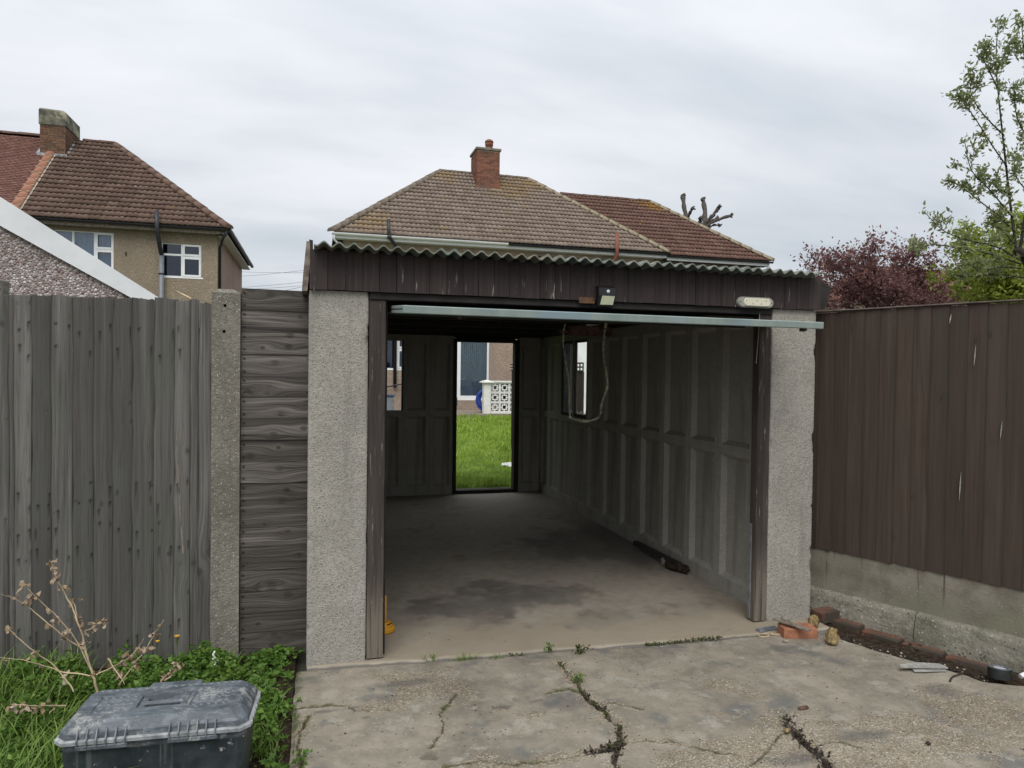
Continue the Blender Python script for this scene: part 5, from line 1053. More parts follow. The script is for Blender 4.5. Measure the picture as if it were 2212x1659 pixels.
g = MB(); g.loft([[(q.x+a*.38, 20.72+b*.33, zb+.851) for a, b in ((-1, -1), (1, -1), (1, 1), (-1, 1))], [(q.x+a*.37, 20.72+b*.32, zb+.90) for a, b in ((-1, -1), (1, -1), (1, 1), (-1, 1))], [(q.x+a*.2, 20.72+b*.2, zb+.96) for a, b in ((-1, -1), (1, -1), (1, 1), (-1, 1))]]); g.build('lid', M_greypvc, wb)
hc = onY(1049, 864, 20.5); hs = thing('blue_hose_coil', (hc.x, 20.5, zb), 'coil of blue flat hose standing beside the white screen wall', 'hose')
for k in range(9):
    r = .17+.016*k; pts = [(hc.x+r*math.cos(t)*.95, 20.48+.02*(k % 3)+.03*math.sin(2*t+k), max(zb+.02, hc.z+r*1.15*math.sin(t))) for t in np.linspace(0, 2*math.pi, 32)]; g = MB(); g.tube(pts, .016, 6); g.build('hose_turn', M_bluehose, hs, smooth=True)
q = onY(1042, 880, 20.35); g = MB(); g.prism([(q.x-.03, zb), (q.x+.14, zb), (q.x+.12, zb+.42), (q.x+.06, zb+.40)], 'y', 20.44, 20.46); tag(g.build('dark_sheet', M_room), 'dark sheet leaning against the screen wall pier', 'sheet')
# things seen through the back window
q = onY(838, 872, 21.0); b_ = thing('dark_storage_bin', (q.x, 21.1, zb), 'dark grey square bin against the house wall behind the back window', 'bin'); g = MB(); zt2 = onY(838, 853, 21.0).z; g.box(q.x-.5, q.x+.16, 20.9, 21.4, zb, zt2-.05, b=.02); g.build('body', M_greypvc, b_); g = MB(); g.box(q.x-.53, q.x+.19, 20.87, 21.43, zt2-.049, zt2, b=.012); g.build('lid', M_room, b_)
a, b2_ = onY(828, 837, 22.05), onY(866, 830, 22.05); g = MB(); g.tube([a+Vector((-.5, 0, -.08)), a, b2_], .025, 6); tag(g.build('wall_pipe', M_blackpvc), 'thin dark pipe running along the house wall under the window', 'pipe')
# trellis fence on the right side of the garden
tf = thing('trellis_fence', (3.5, 12, 0), 'dark garden fence with square trellis top seen through the side window', 'fence')
TX = 3.5; t0, t1 = onX(1262, 803, TX), onX(1262, 783, TX); zl, zt = t0.z, t1.z
for i in range(24): y = 8.95+i*.15; g = MB(); g.box(TX, TX+.02, y, y+.148, 0, zl); g.build('fence_board', M_brownfence, tf)
for i in range(30): y = 8.95+i*.12; g = MB(); g.box(TX, TX+.012, y, y+.022, zl, zt); g.build('trellis_upright', M_darkwood, tf)
for z in (zl, (zl+zt)/2-.01, zt-.018): g = MB(); g.box(TX-.012, TX-.0005, 8.95, 12.6, z, z+.02); g.build('trellis_rail', M_darkwood, tf)
g = MB(); g.box(4.9, 8.6, 12.8, 13.9, 0, 2.9); ws = thing('white_outbuilding', (6.7, 13.3, 0), 'white rendered outbuilding beyond the trellis, glimpsed through the side window', 'outbuilding'); g.build('wall', M_render, ws); g = MB(); g.box(4.85, 8.7, 12.7, 14.0, 2.901, 2.98, b=.01); g.build('roof', M_slate, ws)
# white plastic scrap on the lawn
q = onZ(1097, 1009, .05); g = MB(); V_ = [(-.2, .03, .02), (-.16, .09, .05), (.05, .10, .04), (.2, .07, .07), (.22, -.04, .03), (.1, -.09, .045), (-.08, -.06, .02), (-.15, 0, .04)]; V_ = [(q.x+.06+a*.75, q.y+b*1.6, q.z+c) for a, b, c in V_]; g.add(V_+[(a, b, c-.012) for a, b, c in V_], [tuple(range(7, -1, -1)), tuple(range(8, 16))]+[(i, (i+1) % 8, 8+(i+1) % 8, 8+i) for i in range(8)]); tag(g.build('white_plastic_sheet', M_upvc), 'crumpled white plastic sheet lying on the lawn', 'plastic sheet')
# lawn grass
n = 46000; gx = rng.uniform(.2, 8.0, n*2); gy = 9.05+10.5*rng.random(n*2)**1.35; kx = (gx > gy*.14-.3) & (gx < gy*.36+.5); gx, gy = gx[kx], gy[kx]; gz_ = lawn_z(gx, gy); P = np.stack([gx, gy, gz_-.005], 1); D = np.stack([rng.normal(0, .45, len(gx)), rng.normal(0, .45, len(gx)), np.ones(len(gx))], 1)
sz = (.05+.05*sstep(.45, .7, fbm(gx*2.2, gy*2.2, 3, 95)))*(1+.05*(gy-9)); tag(leaves('lawn_grass', P, D, sz, M_grass, width=.16, fold=.05), 'bright green lawn grass seen through the back doorway', 'grass', kind='stuff')
g = MB(); q = onZ(1088, 888, .19); g.lathe([(.0001, .08), (.03, .06), (.04, .03), (.02, 0)], 8, T(q)); tag(g.build('white_pebble', M_sensor), 'small white ball on the grass by the screen wall', 'ball')
# ================================================================ trees
def limb_path(pts, jit=.0, n=2):
    P = smooth_pts(pts, n); return [p+Vector((random.uniform(-jit, jit), random.uniform(-jit, jit), random.uniform(-jit, jit))) for p in P]
def grow(tree_pts, R, depth=2, nb=3, ln=.6, spread=.8, up=.35):
    """side twigs off a path: returns list of (points, r0, r1)"""
    res = []
    for _ in range(nb):
        i = R.randrange(len(tree_pts)//4, len(tree_pts)-1); p = tree_pts[i]; d = (tree_pts[i+1]-tree_pts[i]).normalized()
        q = Vector((R.gauss(0, 1), R.gauss(0, 1), R.gauss(0, .7)+up)); v = (d*(1-spread)+q.normalized()*spread).normalized(); l_ = ln*R.uniform(.5, 1.2); pts = [p]; c = p.copy()
        for s in range(5): v = (v+Vector((R.gauss(0, .18), R.gauss(0, .18), R.gauss(.08, .15)))).normalized(); c = c+v*l_/5; pts.append(c.copy())
        res.append(pts)
        if depth > 1: res += grow(pts, R, depth-1, max(1, nb-1), ln*.55, spread, up)
    return res
def make_tree(root, limbs, m_bark, m_leaf, leaf, per_m, twig=None, seed=1, width=.5, r_twig=.006, cl=.06, clear=.0, tuft=10):
    """limbs: list of (points, r0, r1) ; twigs grow from them and carry the leaves"""
    R = random.Random(seed); rn = np.random.default_rng(seed); tr = MB(); wood_ = MB(); LP = []; LD = []
    for k, (pts, r0, r1, leafy) in enumerate(limbs):
        P = limb_path(pts, .0); n = len(P); rr = [r0+(r1-r0)*i/(n-1) for i in range(n)]; (tr if k == 0 else wood_).tube(P, rr, 8 if k == 0 else 6)
        tw = grow(P, R, *twig) if twig and leafy else []
        for t in tw: wood_.tube(t, [r_twig*(1-.75*i/(len(t)-1)) for i in range(len(t))], 4, cap=False)
        for t in tw+([P] if leafy else []):
            for a, b in zip(t[:-1], t[1:]):
                l_ = (b-a).length; m = rn.poisson(per_m*l_*leafy)
                for _ in range(m):
                    s = rn.random(); p = a+(b-a)*s; LP.append((p.x+rn.normal(0, cl*.5), p.y+rn.normal(0, cl*.5), p.z+rn.normal(0, cl*.5))); d = (b-a).normalized(); LD.append((d.x*.6+rn.normal(0, .7), d.y*.6+rn.normal(0, .7), d.z*.6+rn.normal(0, .7)))
            e_ = t[-1]
            for _ in range(tuft if leafy else 0): LP.append((e_.x+rn.normal(0, cl), e_.y+rn.normal(0, cl), e_.z+rn.normal(0, cl))); LD.append((rn.normal(0, 1), rn.normal(0, 1), rn.normal(.3, 1)))
    tr.build('trunk', m_bark, root, smooth=True)
    if wood_.v: wood_.build('branches', m_bark, root, smooth=True)
    if LP: leaves('crown', LP, LD, leaf, m_leaf, root, width, .22, seed=seed)
def P9(L, y, jit=.5, seed=0):
    R = random.Random(seed); o = R.uniform(-jit, jit); return [onY(a, b, y+o*i/max(1, len(L)-1)) for i, (a, b) in enumerate(L)]
# tall pear tree at the right edge
TY = 9.0; tb = onY(2245, 640, TY); t1 = thing('pear_tree', (tb.x+.15, TY, 0), 'tall thin leaved green tree at the right edge of the view', 'tree')
limbs = [([Vector((tb.x+.15, TY, -.1)), Vector((tb.x+.1, TY, 1.5)), tb, onY(2222, 560, TY), onY(2196, 540, TY)], .12, .07, 0)]
S = [[(2196, 545), (2182, 440), (2170, 330), (2158, 220), (2150, 130), (2156, 48)], [(2200, 560), (2225, 400), (2222, 250), (2214, 140), (2207, 50)], [(2215, 600), (2260, 420), (2290, 280), (2320, 160)],
     [(2200, 560), (2150, 530), (2090, 520), (2035, 500), (1995, 455)], [(2205, 570), (2130, 545), (2060, 535), (2010, 525), (1984, 545)], [(2210, 600), (2150, 590), (2090, 600), (2050, 590)],
     [(2192, 500), (2150, 460), (2110, 430), (2075, 400), (2045, 388)], [(2188, 470), (2130, 400), (2095, 370), (2083, 300)], [(2175, 360), (2140, 310), (2110, 260), (2075, 212)], [(2166, 290), (2130, 255), (2100, 215), (2094, 175)], [(2155, 190), (2135, 150), (2120, 120)],
     [(2180, 420), (2150, 400), (2120, 385)], [(2200, 540), (2170, 500), (2140, 480)], [(2205, 580), (2160, 575), (2120, 585), (2090, 570)], [(2154, 150), (2175, 110), (2180, 100)], [(2225, 420), (2190, 380), (2200, 340)], [(2222, 300), (2196, 260), (2190, 200)], [(2210, 560), (2260, 500), (2310, 470)], [(2260, 420), (2300, 380), (2340, 350)], [(2290, 560), (2340, 520), (2400, 500)]]
for i, s in enumerate(S): limbs.append((P9(s, TY, .7, i), .026 if i < 3 else .014, .004, 1))
make_tree(t1, limbs, M_bark, M_treeleaf, .078, 36, (2, 4, .24, .85, .2), 11, .42, .005, .035, tuft=8)
# yellow green tree behind it
LY_ = 12.0; lb = onY(2185, 645, LY_); t2 = thing('yellow_green_tree', (lb.x, LY_, 0), 'low dense yellow green tree behind the pear tree', 'tree')
limbs = [([Vector((lb.x, LY_, -.1)), Vector((lb.x, LY_, 1.4)), onY(2190, 640, LY_), onY(2190, 590, LY_)], .14, .06, 0)]
for i, s in enumerate([[(2190, 640), (2140, 610), (2085, 590)], [(2190, 620), (2130, 580), (2085, 560)], [(2190, 600), (2150, 550), (2110, 520)], [(2195, 600), (2190, 540), (2170, 490)], [(2195, 610), (2230, 540), (2240, 480)], [(2195, 630), (2260, 590), (2300, 540)], [(2190, 645), (2150, 640), (2110, 625)], [(2190, 640), (2200, 600), (2210, 560)], [(2190, 650), (2160, 655), (2140, 645)], [(2200, 650), (2230, 640), (2250, 620)], [(2190, 655), (2190, 640), (2180, 620)]]): limbs.append((P9(s, LY_, 1.6, i+40), .03, .006, 1))
make_tree(t2, limbs, M_bark, M_limeleaf, .085, 60, (2, 6, .6, .9, .05), 12, .6, .006, .10, tuft=14)
# purple leaved tree
UY = 14.0; ub = onY(1900, 690, UY); t3 = thing('purple_plum_tree', (ub.x, UY, 0), 'round purple leaved tree above the brown fence', 'tree')
limbs = [([Vector((ub.x, UY, -.1)), Vector((ub.x+.05, UY, 1.2)), onY(1905, 680, UY), onY(1910, 640, UY)], .17, .08, 0)]
R = random.Random(5)
for i, s in enumerate([[(1905, 690), (1850, 640), (1800, 600), (1752, 585)], [(1905, 680), (1850, 600), (1815, 560), (1790, 545)], [(1905, 670), (1870, 590), (1845, 545), (1830, 525)], [(1905, 670), (1890, 590), (1880, 540), (1878, 520)], [(1908, 670), (1920, 600), (1935, 540), (1955, 512)], [(1908, 670), (1940, 600), (1965, 550), (1975, 520)], [(1910, 680), (1970, 620), (2000, 580), (2010, 560)], [(1910, 690), (1990, 650), (2050, 620), (2095, 610)], [(1905, 690), (1830, 660), (1775, 640), (1740, 625)], [(1910, 690), (2000, 665), (2060, 650), (2110, 640)], [(1905, 690), (1850, 680), (1800, 670)], [(1910, 690), (1960, 670), (2020, 680)], [(1905, 670), (1900, 620), (1905, 570)], [(1908, 680), (1950, 640), (1985, 610), (2040, 585)], [(1905, 690), (1860, 640), (1830, 600), (1800, 575)], [(1905, 680), (1925, 630), (1945, 590)], [(1915, 690), (2020, 640), (2070, 600)]]): limbs.append((P9([(a, b+(30 if k == len(s)-1 else 22 if k == len(s)-2 else 0)) for k, (a, b) in enumerate(s)], UY, 1.5, i+70), .035, .006, 1))
make_tree(t3, limbs, M_bark, M_plumleaf, .074, 24, (2, 8, .6, .9, .0), 13, .62, .006, .10, tuft=7)
# pollarded tree beyond the roofs
QY = 33.0; qb = onY(1510, 560, QY); t4 = thing('pollarded_tree', (qb.x, QY, 0), 'bare pollarded tree with knobbly stumps behind the red roof', 'tree')
g = MB(); g.tube([(qb.x, QY, -.1), (qb.x, QY, 4), onY(1508, 560, QY), onY(1500, 500, QY)], [.5, .42, .34, .25], 10); g.build('trunk', M_barkgrey, t4, smooth=True)
for i, (s, r) in enumerate([([(1500, 510), (1482, 478), (1478, 448), (1475, 422)], .13), ([(1482, 478), (1490, 462), (1494, 450)], .08), ([(1505, 520), (1520, 490), (1524, 465), (1518, 430)], .14), ([(1522, 485), (1540, 465), (1552, 448)], .10), ([(1524, 488), (1550, 474), (1578, 466)], .09), ([(1528, 482), (1545, 472), (1552, 470)], .07), ([(1498, 500), (1460, 470), (1436, 455)], .08), ([(1495, 500), (1478, 476), (1462, 474)], .08), ([(1515, 495), (1512, 480), (1514, 470)], .1), ([(1526, 492), (1545, 486), (1556, 486)], .06)]):
    P = limb_path(P9(s, QY, .8, i), .03, 2); n = len(P); g = MB(); g.tube(P, [r*(1.1-.35*j/n)+.02*math.sin(j*2.1+i) for j in range(n)], 8)
    for _ in range(5): q = P[-1]+Vector((random.uniform(-.12, .12), random.uniform(-.1, .1), random.uniform(-.14, .1))); g.tube([P[-1], q, q+(q-P[-1])*.6], [r*.75, r*.6, r*.25], 6)
    g.build('stump', M_barkgrey, t4, smooth=True)
# overhead wires
for i, (a, b, c, d) in enumerate([(500, 578, 665, 584), (500, 590, 665, 578), (500, 614, 665, 603), (500, 618, 665, 611), (500, 640, 665, 612)]):
    p, q = onY(a, b, 40), onY(c, d, 34); e0 = p+(p-q)*2.0; e1 = q+(q-p)*1.2; P = [e0+(e1-e0)*t+Vector((0, 0, -.5*(1-(2*t-1)**2)+.3)) for t in np.linspace(0, 1, 24)]
    g = MB(); g.tube(P, .008, 5); tag(g.build('overhead_wire', M_wire), ['topmost', 'second', 'third', 'fourth', 'lowest'][i]+' thin overhead wire in the sky left of the garage', 'wire', 'overhead wires')

# ================================================================ weeds and grass on the left
BX, BYc = -.515, 2.775                                         # tool box centre
def clear_of_box(x, y): return ~((np.abs(x-BX) < .345) & (np.abs(y-BYc) < .175))
LPs, LDs, LSz = [], [], []; R = np.random.default_rng(21); stems = MB()
def cluster(x, y, h, r, n):
    """one low plant: stalks with lobed leaves of three to five leaflets"""
    for _ in range(n):
        a = R.uniform(0, 2*math.pi); rr = r*math.sqrt(R.random()); px = x+rr*math.cos(a); py = y+rr*math.sin(a); hh = h*(1-.55*(rr/r)**2)*R.uniform(.55, 1.1); k = R.integers(3, 6); s = R.uniform(.014, .032); t0 = R.uniform(0, 6.28); tilt = R.normal(0, .35, 2)
        for j in range(k):
            t = t0+j*2*math.pi/5.2; LPs.append((px, py, hh)); LDs.append((math.cos(t), math.sin(t), .15+tilt[0]*math.cos(t)+tilt[1]*math.sin(t))); LSz.append(s*(1.15 if j == 2 else 1))
def zone(n, x0, x1, y0, y1, hmin, hmax, dens):
    xs, ys = R.uniform(x0, x1, n), R.uniform(y0, y1, n); ok = clear_of_box(xs, ys)
    for x, y in zip(xs[ok], ys[ok]): cluster(x, y, R.uniform(hmin, hmax), R.uniform(.05, .11), dens)
zone(46, -1.0, -.46, 3.5, 3.93, .05, .15, 26); zone(26, -.62, -.42, 3.55, 3.88, .08, .17, 28)
zone(70, -1.75, -1.05, 3.1, 3.95, .08, .22, 30); zone(60, -1.6, -.92, 2.5, 3.2, .06, .20, 24); zone(26, -.62, -.16, 3.0, 3.5, .02, .09, 16); zone(24, -.40, -.14, 3.3, 3.85, .01, .05, 14); zone(8, -.2, -.11, 2.5, 3.0, .01, .05, 12); zone(10, -1.3, -.9, 2.1, 2.6, .05, .14, 22)
zone(14, -.34, -.12, 3.88, 3.98, .01, .06, 16)
tag(leaves('weeds', LPs, LDs, np.array(LSz), M_weed, width=.62, fold=.18, rnd=.3, seed=3), 'leafy green weeds covering the bed below the left fence', 'weeds', kind='stuff')
def blades(name, X, Y, Hh, lean, m, wdt=.006, seed=4, z0=None):
    Rr = np.random.default_rng(seed); n = len(X); a = Rr.uniform(0, 2*np.pi, n); l_ = lean*Rr.uniform(.3, 1.3, n)*Hh; dx_, dy_ = np.cos(a), np.sin(a); sx, sy = -dy_*wdt*.5, dx_*wdt*.5; V = []; z0 = np.zeros(n)-.01 if z0 is None else z0
    for t, ww in ((0, 1), (.4, .9), (.75, .6), (1, .05)):
        cx, cy, cz = X+dx_*l_*t**2, Y+dy_*l_*t**2, z0+Hh*(t-.32*lean*t**3); V += [np.stack([cx+sx*ww, cy+sy*ww, cz], 1), np.stack([cx-sx*ww, cy-sy*ww, cz], 1)]
    V = np.stack(V, 1).reshape(-1, 3); k = np.arange(n)*8; F = np.concatenate([np.stack([k+i, k+i+1, k+i+3, k+i+2], 1) for i in (0, 2, 4)]); return obj(name, npmesh(name, V, F, m, True))
n = 14000; gx, gy = R.uniform(-1.75, -.13, n), R.uniform(1.9, 3.95, n); dn = fbm(gx*2.2, gy*2.2, 3, 6); ok = clear_of_box(gx, gy) & (dn > .40) & ~((gx > -.85) & (gy < 2.62)); gx, gy = gx[ok], gy[ok]; hh = R.uniform(.04, .13, len(gx))*(1+.9*(gx < -.85)); hh = np.where(gx > -.35, hh*.6, hh)
tag(blades('long_grass', gx, gy, hh, .75, M_blade), 'long green grass growing among the weeds on the left', 'grass', kind='stuff')
n = 240; gx, gy = R.uniform(-1.45, -.88, n), R.uniform(2.2, 2.75, n); tag(blades('tall_grass_tuft', gx, gy, R.uniform(.16, .36, n), .9, M_blade, .010, 9), 'broad bladed grass tufts left of the tool box', 'grass', kind='stuff')
# grass tufts in the joint of the slabs
tl_ = ['wispy grass tuft growing in the slab joint nearest the left door post', 'widest green grass tuft in the slab joint', 'grass tuft in the slab joint with pale crumbs beside it']
for i, (px, py, n, h_) in enumerate([(935, 1424, 16, .07), (1002, 1424, 60, .045), (1078, 1422, 26, .05)]):
    q = onZ(px, py, 0); s_ = .05 if i == 1 else .028; X_ = q.x+R.normal(0, s_, n); Y_ = q.y+R.normal(0, .008, n); tag(blades('grass_tuft', X_, Y_, R.uniform(.5, 1.2, n)*h_, 1.1, M_blade, .0035, 30+i), tl_[i], 'grass tuft', 'grass tufts in the slab joint')
for i, (px, py, lb_) in enumerate([(1186, 1400, 'small upright green seedling on the garage threshold'), (1252, 1404, 'sprawling brownish weed on the garage threshold'), (1252, 1468, 'little green weed at the top of the central crack'), (652, 1640, 'small weed in the crack at the left slab edge'), (1690, 1345, 'green weed sprouting behind the loose orange brick')]):
    q = onZ(px, py+8, 0); n = 34 if i != 1 else 60; P = np.stack([q.x+R.normal(0, .014 if i != 1 else .018, n), q.y+R.normal(0, .010, n), R.uniform(.002, .04, n)], 1); D = R.normal(0, .6, (n, 3))+np.array([0, 0, .8]); tag(leaves('small_weed', P, D, .020, M_weed if i != 1 else M_moss, width=.6, seed=50+i), lb_, 'weed', 'weeds in the concrete')
# moss and crumbs along the right part of the joint and in the cracks
mx_, my_ = [], []
for (L_, n, s_) in ((pxs([(1395, 1396), (1440, 1392), (1500, 1384), (1560, 1379)]), 420, .010), (CR1[:8], 260, .010), (CR1b[:2], 60, .012), (pxs([(1100, 1418), (1130, 1417)]), 60, .006)):
    for _ in range(n): i = R.integers(0, len(L_)-1); t = R.random(); a, b = L_[i], L_[i+1]; mx_.append(a[0]+(b[0]-a[0])*t+R.normal(0, s_)); my_.append(a[1]+(b[1]-a[1])*t+R.normal(0, s_*.6))
n = len(mx_); P = np.stack([mx_, my_, R.uniform(-.006, .012, n)], 1); tag(leaves('crack_moss', P, R.normal(0, .7, (n, 3))+np.array([0, 0, .5]), .011, M_moss, width=.7, seed=61), 'green brown moss growing in the cracks of the concrete', 'moss', kind='stuff')
def crumbs(name, X, Y, S_, m, label, cat, flat=.6, seed=1, z=0.0):
    Rr = np.random.default_rng(seed); base = np.array([(1, 0, 0), (-1, 0, 0), (0, 1, 0), (0, -1, 0), (0, 0, 1), (0, 0, -1)], float); fc = np.array([(0, 2, 4), (2, 1, 4), (1, 3, 4), (3, 0, 4), (2, 0, 5), (1, 2, 5), (3, 1, 5), (0, 3, 5)]); n = len(X)
    B = base[None]*S_[:, None, None]*Rr.uniform(.6, 1.4, (n, 6, 1)); a = Rr.uniform(0, 6.28, n); c, s = np.cos(a)[:, None], np.sin(a)[:, None]; x_, y_ = B[..., 0]*c-B[..., 1]*s, B[..., 0]*s+B[..., 1]*c; V = np.stack([x_+X[:, None], y_+Y[:, None], B[..., 2]*flat+S_[:, None]*flat*.4+z], -1).reshape(-1, 3); F = (fc[None]+(np.arange(n)*6)[:, None, None]).reshape(-1, 3)
    return tag(obj(name, npmesh(name, V, F, m)), label, cat, kind='stuff')
n = 900; X_ = R.uniform(-.05, 3.0, n); Y_ = R.uniform(2.0, 3.75, n); w_ = fbm(X_*3, Y_*3, 3, 33); d1, _ = pdist(X_, Y_, CR2); d2_, _ = pdist(X_, Y_, CR1); ok = (w_ > .52) | (d1 < .3) & (R.random(n) < .7) | (d2_ < .08); ok &= X_ < slab_right(Y_)-.02
crumbs('gravel_crumbs', X_[ok], Y_[ok], R.uniform(.0018, .0055, ok.sum()), M_stone, 'pale stone crumbs scattered over the driveway', 'gravel', seed=2)
n = 420; X_ = R.uniform(0, 3.0, n); Y_ = R.uniform(2.0, 4.3, n); ok = fbm(X_*4, Y_*4, 3, 99) > .54; X_, Y_ = X_[ok], Y_[ok]; n = len(X_); crumbs('dirt_bits', X_, Y_, R.uniform(.002, .006, n), M_litter, 'dark specks of dirt and leaf on the concrete', 'dirt', .5, 3)
cx_, cy_ = [], []
for (L_, n, s_) in ((CR2, 260, .016), (CR1[6:10], 60, .014), (CR1[3:6], 60, .010), (CR1b[:3], 120, .018)):
    for _ in range(n): i = R.integers(0, len(L_)-1); t = R.random(); a, b = L_[i], L_[i+1]; cx_.append(a[0]+(b[0]-a[0])*t+R.normal(0, s_)); cy_.append(a[1]+(b[1]-a[1])*t+R.normal(0, s_))
P = np.stack([cx_, cy_, R.uniform(-.01, .014, len(cx_))], 1); tag(leaves('leaf_litter', P, R.normal(0, .8, (len(cx_), 3))+np.array([0, 0, .3]), .017, M_litter, width=.7, fold=.4, seed=71), 'dark rotted leaf litter lying in the driveway cracks', 'leaf litter', kind='stuff')
n = 500; t = R.random(n); Y_ = 3.55-t*.75; X_ = slab_right(Y_)+R.uniform(.0, .12, n); crumbs('soil_crumbs', X_, Y_, R.uniform(.003, .010, n), M_litter, 'dark soil crumbs in the strip beside the kerb', 'soil', .7, 5, -.02)
n = 24; t = R.random(n); crumbs('rubble_bits', slab_right(3.55-t*.75)+R.uniform(0, .12, n), 3.55-t*.75, R.uniform(.004, .009, n), M_stone, 'pale rubble bits in the soil beside the kerb', 'rubble', .8, 6, -.015)
# flowers
def flower(px, py, y, m, nm, label, r=.012, npet=8):
    q = onY(px, py, y); f = thing(nm, (q.x, q.y, 0), label, 'flower'); g = MB(); g.tube([(q.x-.02, q.y+.01, .02), (q.x-.006, q.y, q.z*.6), (q.x, q.y, q.z)], .0015, 5); g.build('stem', M_weed, f)
    h = MB()
    for k in range(npet): t = 2*math.pi*k/npet; h.add([(q.x, q.y, q.z), (q.x+r*math.cos(t-.3), q.y+r*math.sin(t-.3), q.z+.008), (q.x+1.25*r*math.cos(t), q.y+1.25*r*math.sin(t), q.z+.010), (q.x+r*math.cos(t+.3), q.y+r*math.sin(t+.3), q.z+.008)], [(0, 1, 2, 3)])
    h.build('petals', m, f); c = MB(); c.lathe([(.0001, .012), (r*.45, .008), (r*.3, 0)], 8, T(q)); c.build('centre', m, f)
flower(382, 1377, 3.86, M_flower, 'yellow_flower', 'yellow flower standing higher above the weeds near the concrete post'); flower(340, 1388, 3.86, M_flower, 'yellow_flower', 'smaller yellow flower left of the other one by the grey fence', .009)
wf_ = thing('white_flower_spike', onY(467, 1440, 3.75), 'white flower spike among the weeds at the concrete post', 'flower'); g = MB(); g.tube([onZ(475, 1490, .03), onY(468, 1440, 3.72), onY(465, 1405, 3.72)], .0015, 5); g.build('stem', M_weed, wf_)
for k in range(16): q = onY(466+random.uniform(-6, 6), 1408+k*2.6, 3.70+random.uniform(-.01, .01)); h = MB(); h.lathe([(.0001, -.005), (.004, -.003), (.005, .003), (.0001, .006)], 6, T(q)); h.build('floret', M_whitepetal, wf_, smooth=True)
# dry stem plant
def curls(name, P, D, size, m, parent, seed):
    """shrivelled leaves: short ribbons that curl up"""
    R_ = np.random.default_rng(seed); g = MB()
    for p, d in zip(P, D):
        for _ in range(2):
            p_ = Vector(p); d_ = (Vector(d)+Vector(R_.normal(0, .5, 3))).normalized(); ax = d_.cross(Vector(R_.normal(0, 1, 3))).normalized(); s = size*R_.uniform(.4, 1.1)/5; cu = R_.uniform(.25, .75); V = []
            for k, wd in enumerate((.1, .55, .8, .75, .5, .08)):
                w2 = ax*size*.22*wd; tw = d_.cross(ax)*size*.10*math.sin(k*1.7+p_.x*90); V += [tuple(p_+w2+tw), tuple(p_-w2+tw)]; p_ = p_+d_*s; d_ = Matrix.Rotation(cu, 3, ax) @ d_
            g.add(V, [(2*k, 2*k+1, 2*k+3, 2*k+2) for k in range(5)])
    return g.build(name, m, parent, smooth=True)
dp0 = onY(211, 1482, 3.25); dp0.z = .0; dpl = thing('dry_plant', dp0, 'dead pale weed with withered leaves in front of the grey fence', 'plant'); DPY = dp0.y
def zz(L): return [((a/2.5925)*.8641, (1280+b/2.5925)*.8641) for a, b in L]
DS = [[(640, 1200), (625, 1140), (600, 1050), (560, 920), (530, 780), (480, 650), (430, 540), (375, 450), (350, 380), (322, 308)], [(600, 1050), (520, 870), (430, 740), (340, 650), (230, 550), (135, 450)], [(560, 900), (430, 820), (300, 710), (180, 610), (90, 560), (10, 530)], [(590, 1060), (420, 1040), (300, 1000), (170, 960), (0, 940)], [(620, 1055), (720, 1010), (820, 960), (890, 890), (930, 820)], [(765, 1135), (830, 1040), (930, 910), (1000, 800), (1060, 700)], [(545, 775), (600, 750), (650, 710), (675, 688)], [(480, 1170), (400, 1040), (280, 940), (150, 850), (40, 740)], [(430, 1255), (300, 1258), (180, 1252), (60, 1250)], [(1040, 1100), (1100, 1040), (1170, 970)], [(700, 950), (760, 1040), (810, 1120)], [(500, 700), (490, 620), (470, 560)]]
LP, LD = [], []; g0 = MB(); g1 = MB(); Rr = random.Random(9)
for i, s in enumerate(DS):
    e_ = Rr.uniform(-.15, .12); P = zz(s); y0 = DPY if i < 7 or i == 11 else DPY-.03-.03*(i % 3); P = [onY(a, b, y0+e_*k/len(P)) for k, (a, b) in enumerate(P)]; P = limb_path(P, .002, 2); n = len(P); r0 = .006 if i == 0 else .0034; (g0 if i == 0 else g1).tube(P, [max(.0010, r0*(1-.85*k/n)) for k in range(n)], 6)
    for k in range(n//4, n, 3):
        if Rr.random() < .8:
            for _ in range(Rr.choice([1, 2, 3])): q = P[k]; LP.append((q.x+Rr.gauss(0, .008), q.y+Rr.gauss(0, .008), q.z+Rr.gauss(0, .006))); LD.append((Rr.gauss(0, .5), Rr.gauss(0, .5), -1+Rr.gauss(0, .5)))
g0.build('main_stem', M_dry, dpl, smooth=True); g1.build('side_stems', M_dry, dpl, smooth=True); curls('withered_leaves', LP, LD, .042, M_dryleaf, dpl, 8)

# ================================================================ tool box
TB = T(BX, BYc, 0.0) @ RZ(rad(-3.6)) @ Matrix.Diagonal((.955, .955, 1, 1)); tb_ = tag(link(bpy.data.objects.new('tool_box', None), None, TB), 'scuffed dark grey plastic tool box standing in the grass', 'tool box')
def oct_ring(hx, hy, c, z, dx_=0): return [(dx_-hx+c, -hy, z), (dx_+hx-c, -hy, z), (dx_+hx, -hy+c, z), (dx_+hx, hy-c, z), (dx_+hx-c, hy, z), (dx_-hx+c, hy, z), (dx_-hx, hy-c, z), (dx_-hx, -hy+c, z)]
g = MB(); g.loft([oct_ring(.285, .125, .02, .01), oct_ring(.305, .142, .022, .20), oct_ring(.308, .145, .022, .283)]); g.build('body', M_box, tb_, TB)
g = MB(); hx, hy = .328, .165
g.loft([oct_ring(hx-.008, hy-.008, .03, .284), oct_ring(hx, hy, .032, .289), oct_ring(hx, hy, .032, .300), oct_ring(hx-.008, hy-.008, .03, .304)]); g.build('lid_lip', M_edgewear, tb_, TB)
def rrect(x0, x1, y0, y1, z): return [(x0, y0, z), (x1, y0, z), (x1, y1, z), (x0, y1, z)]
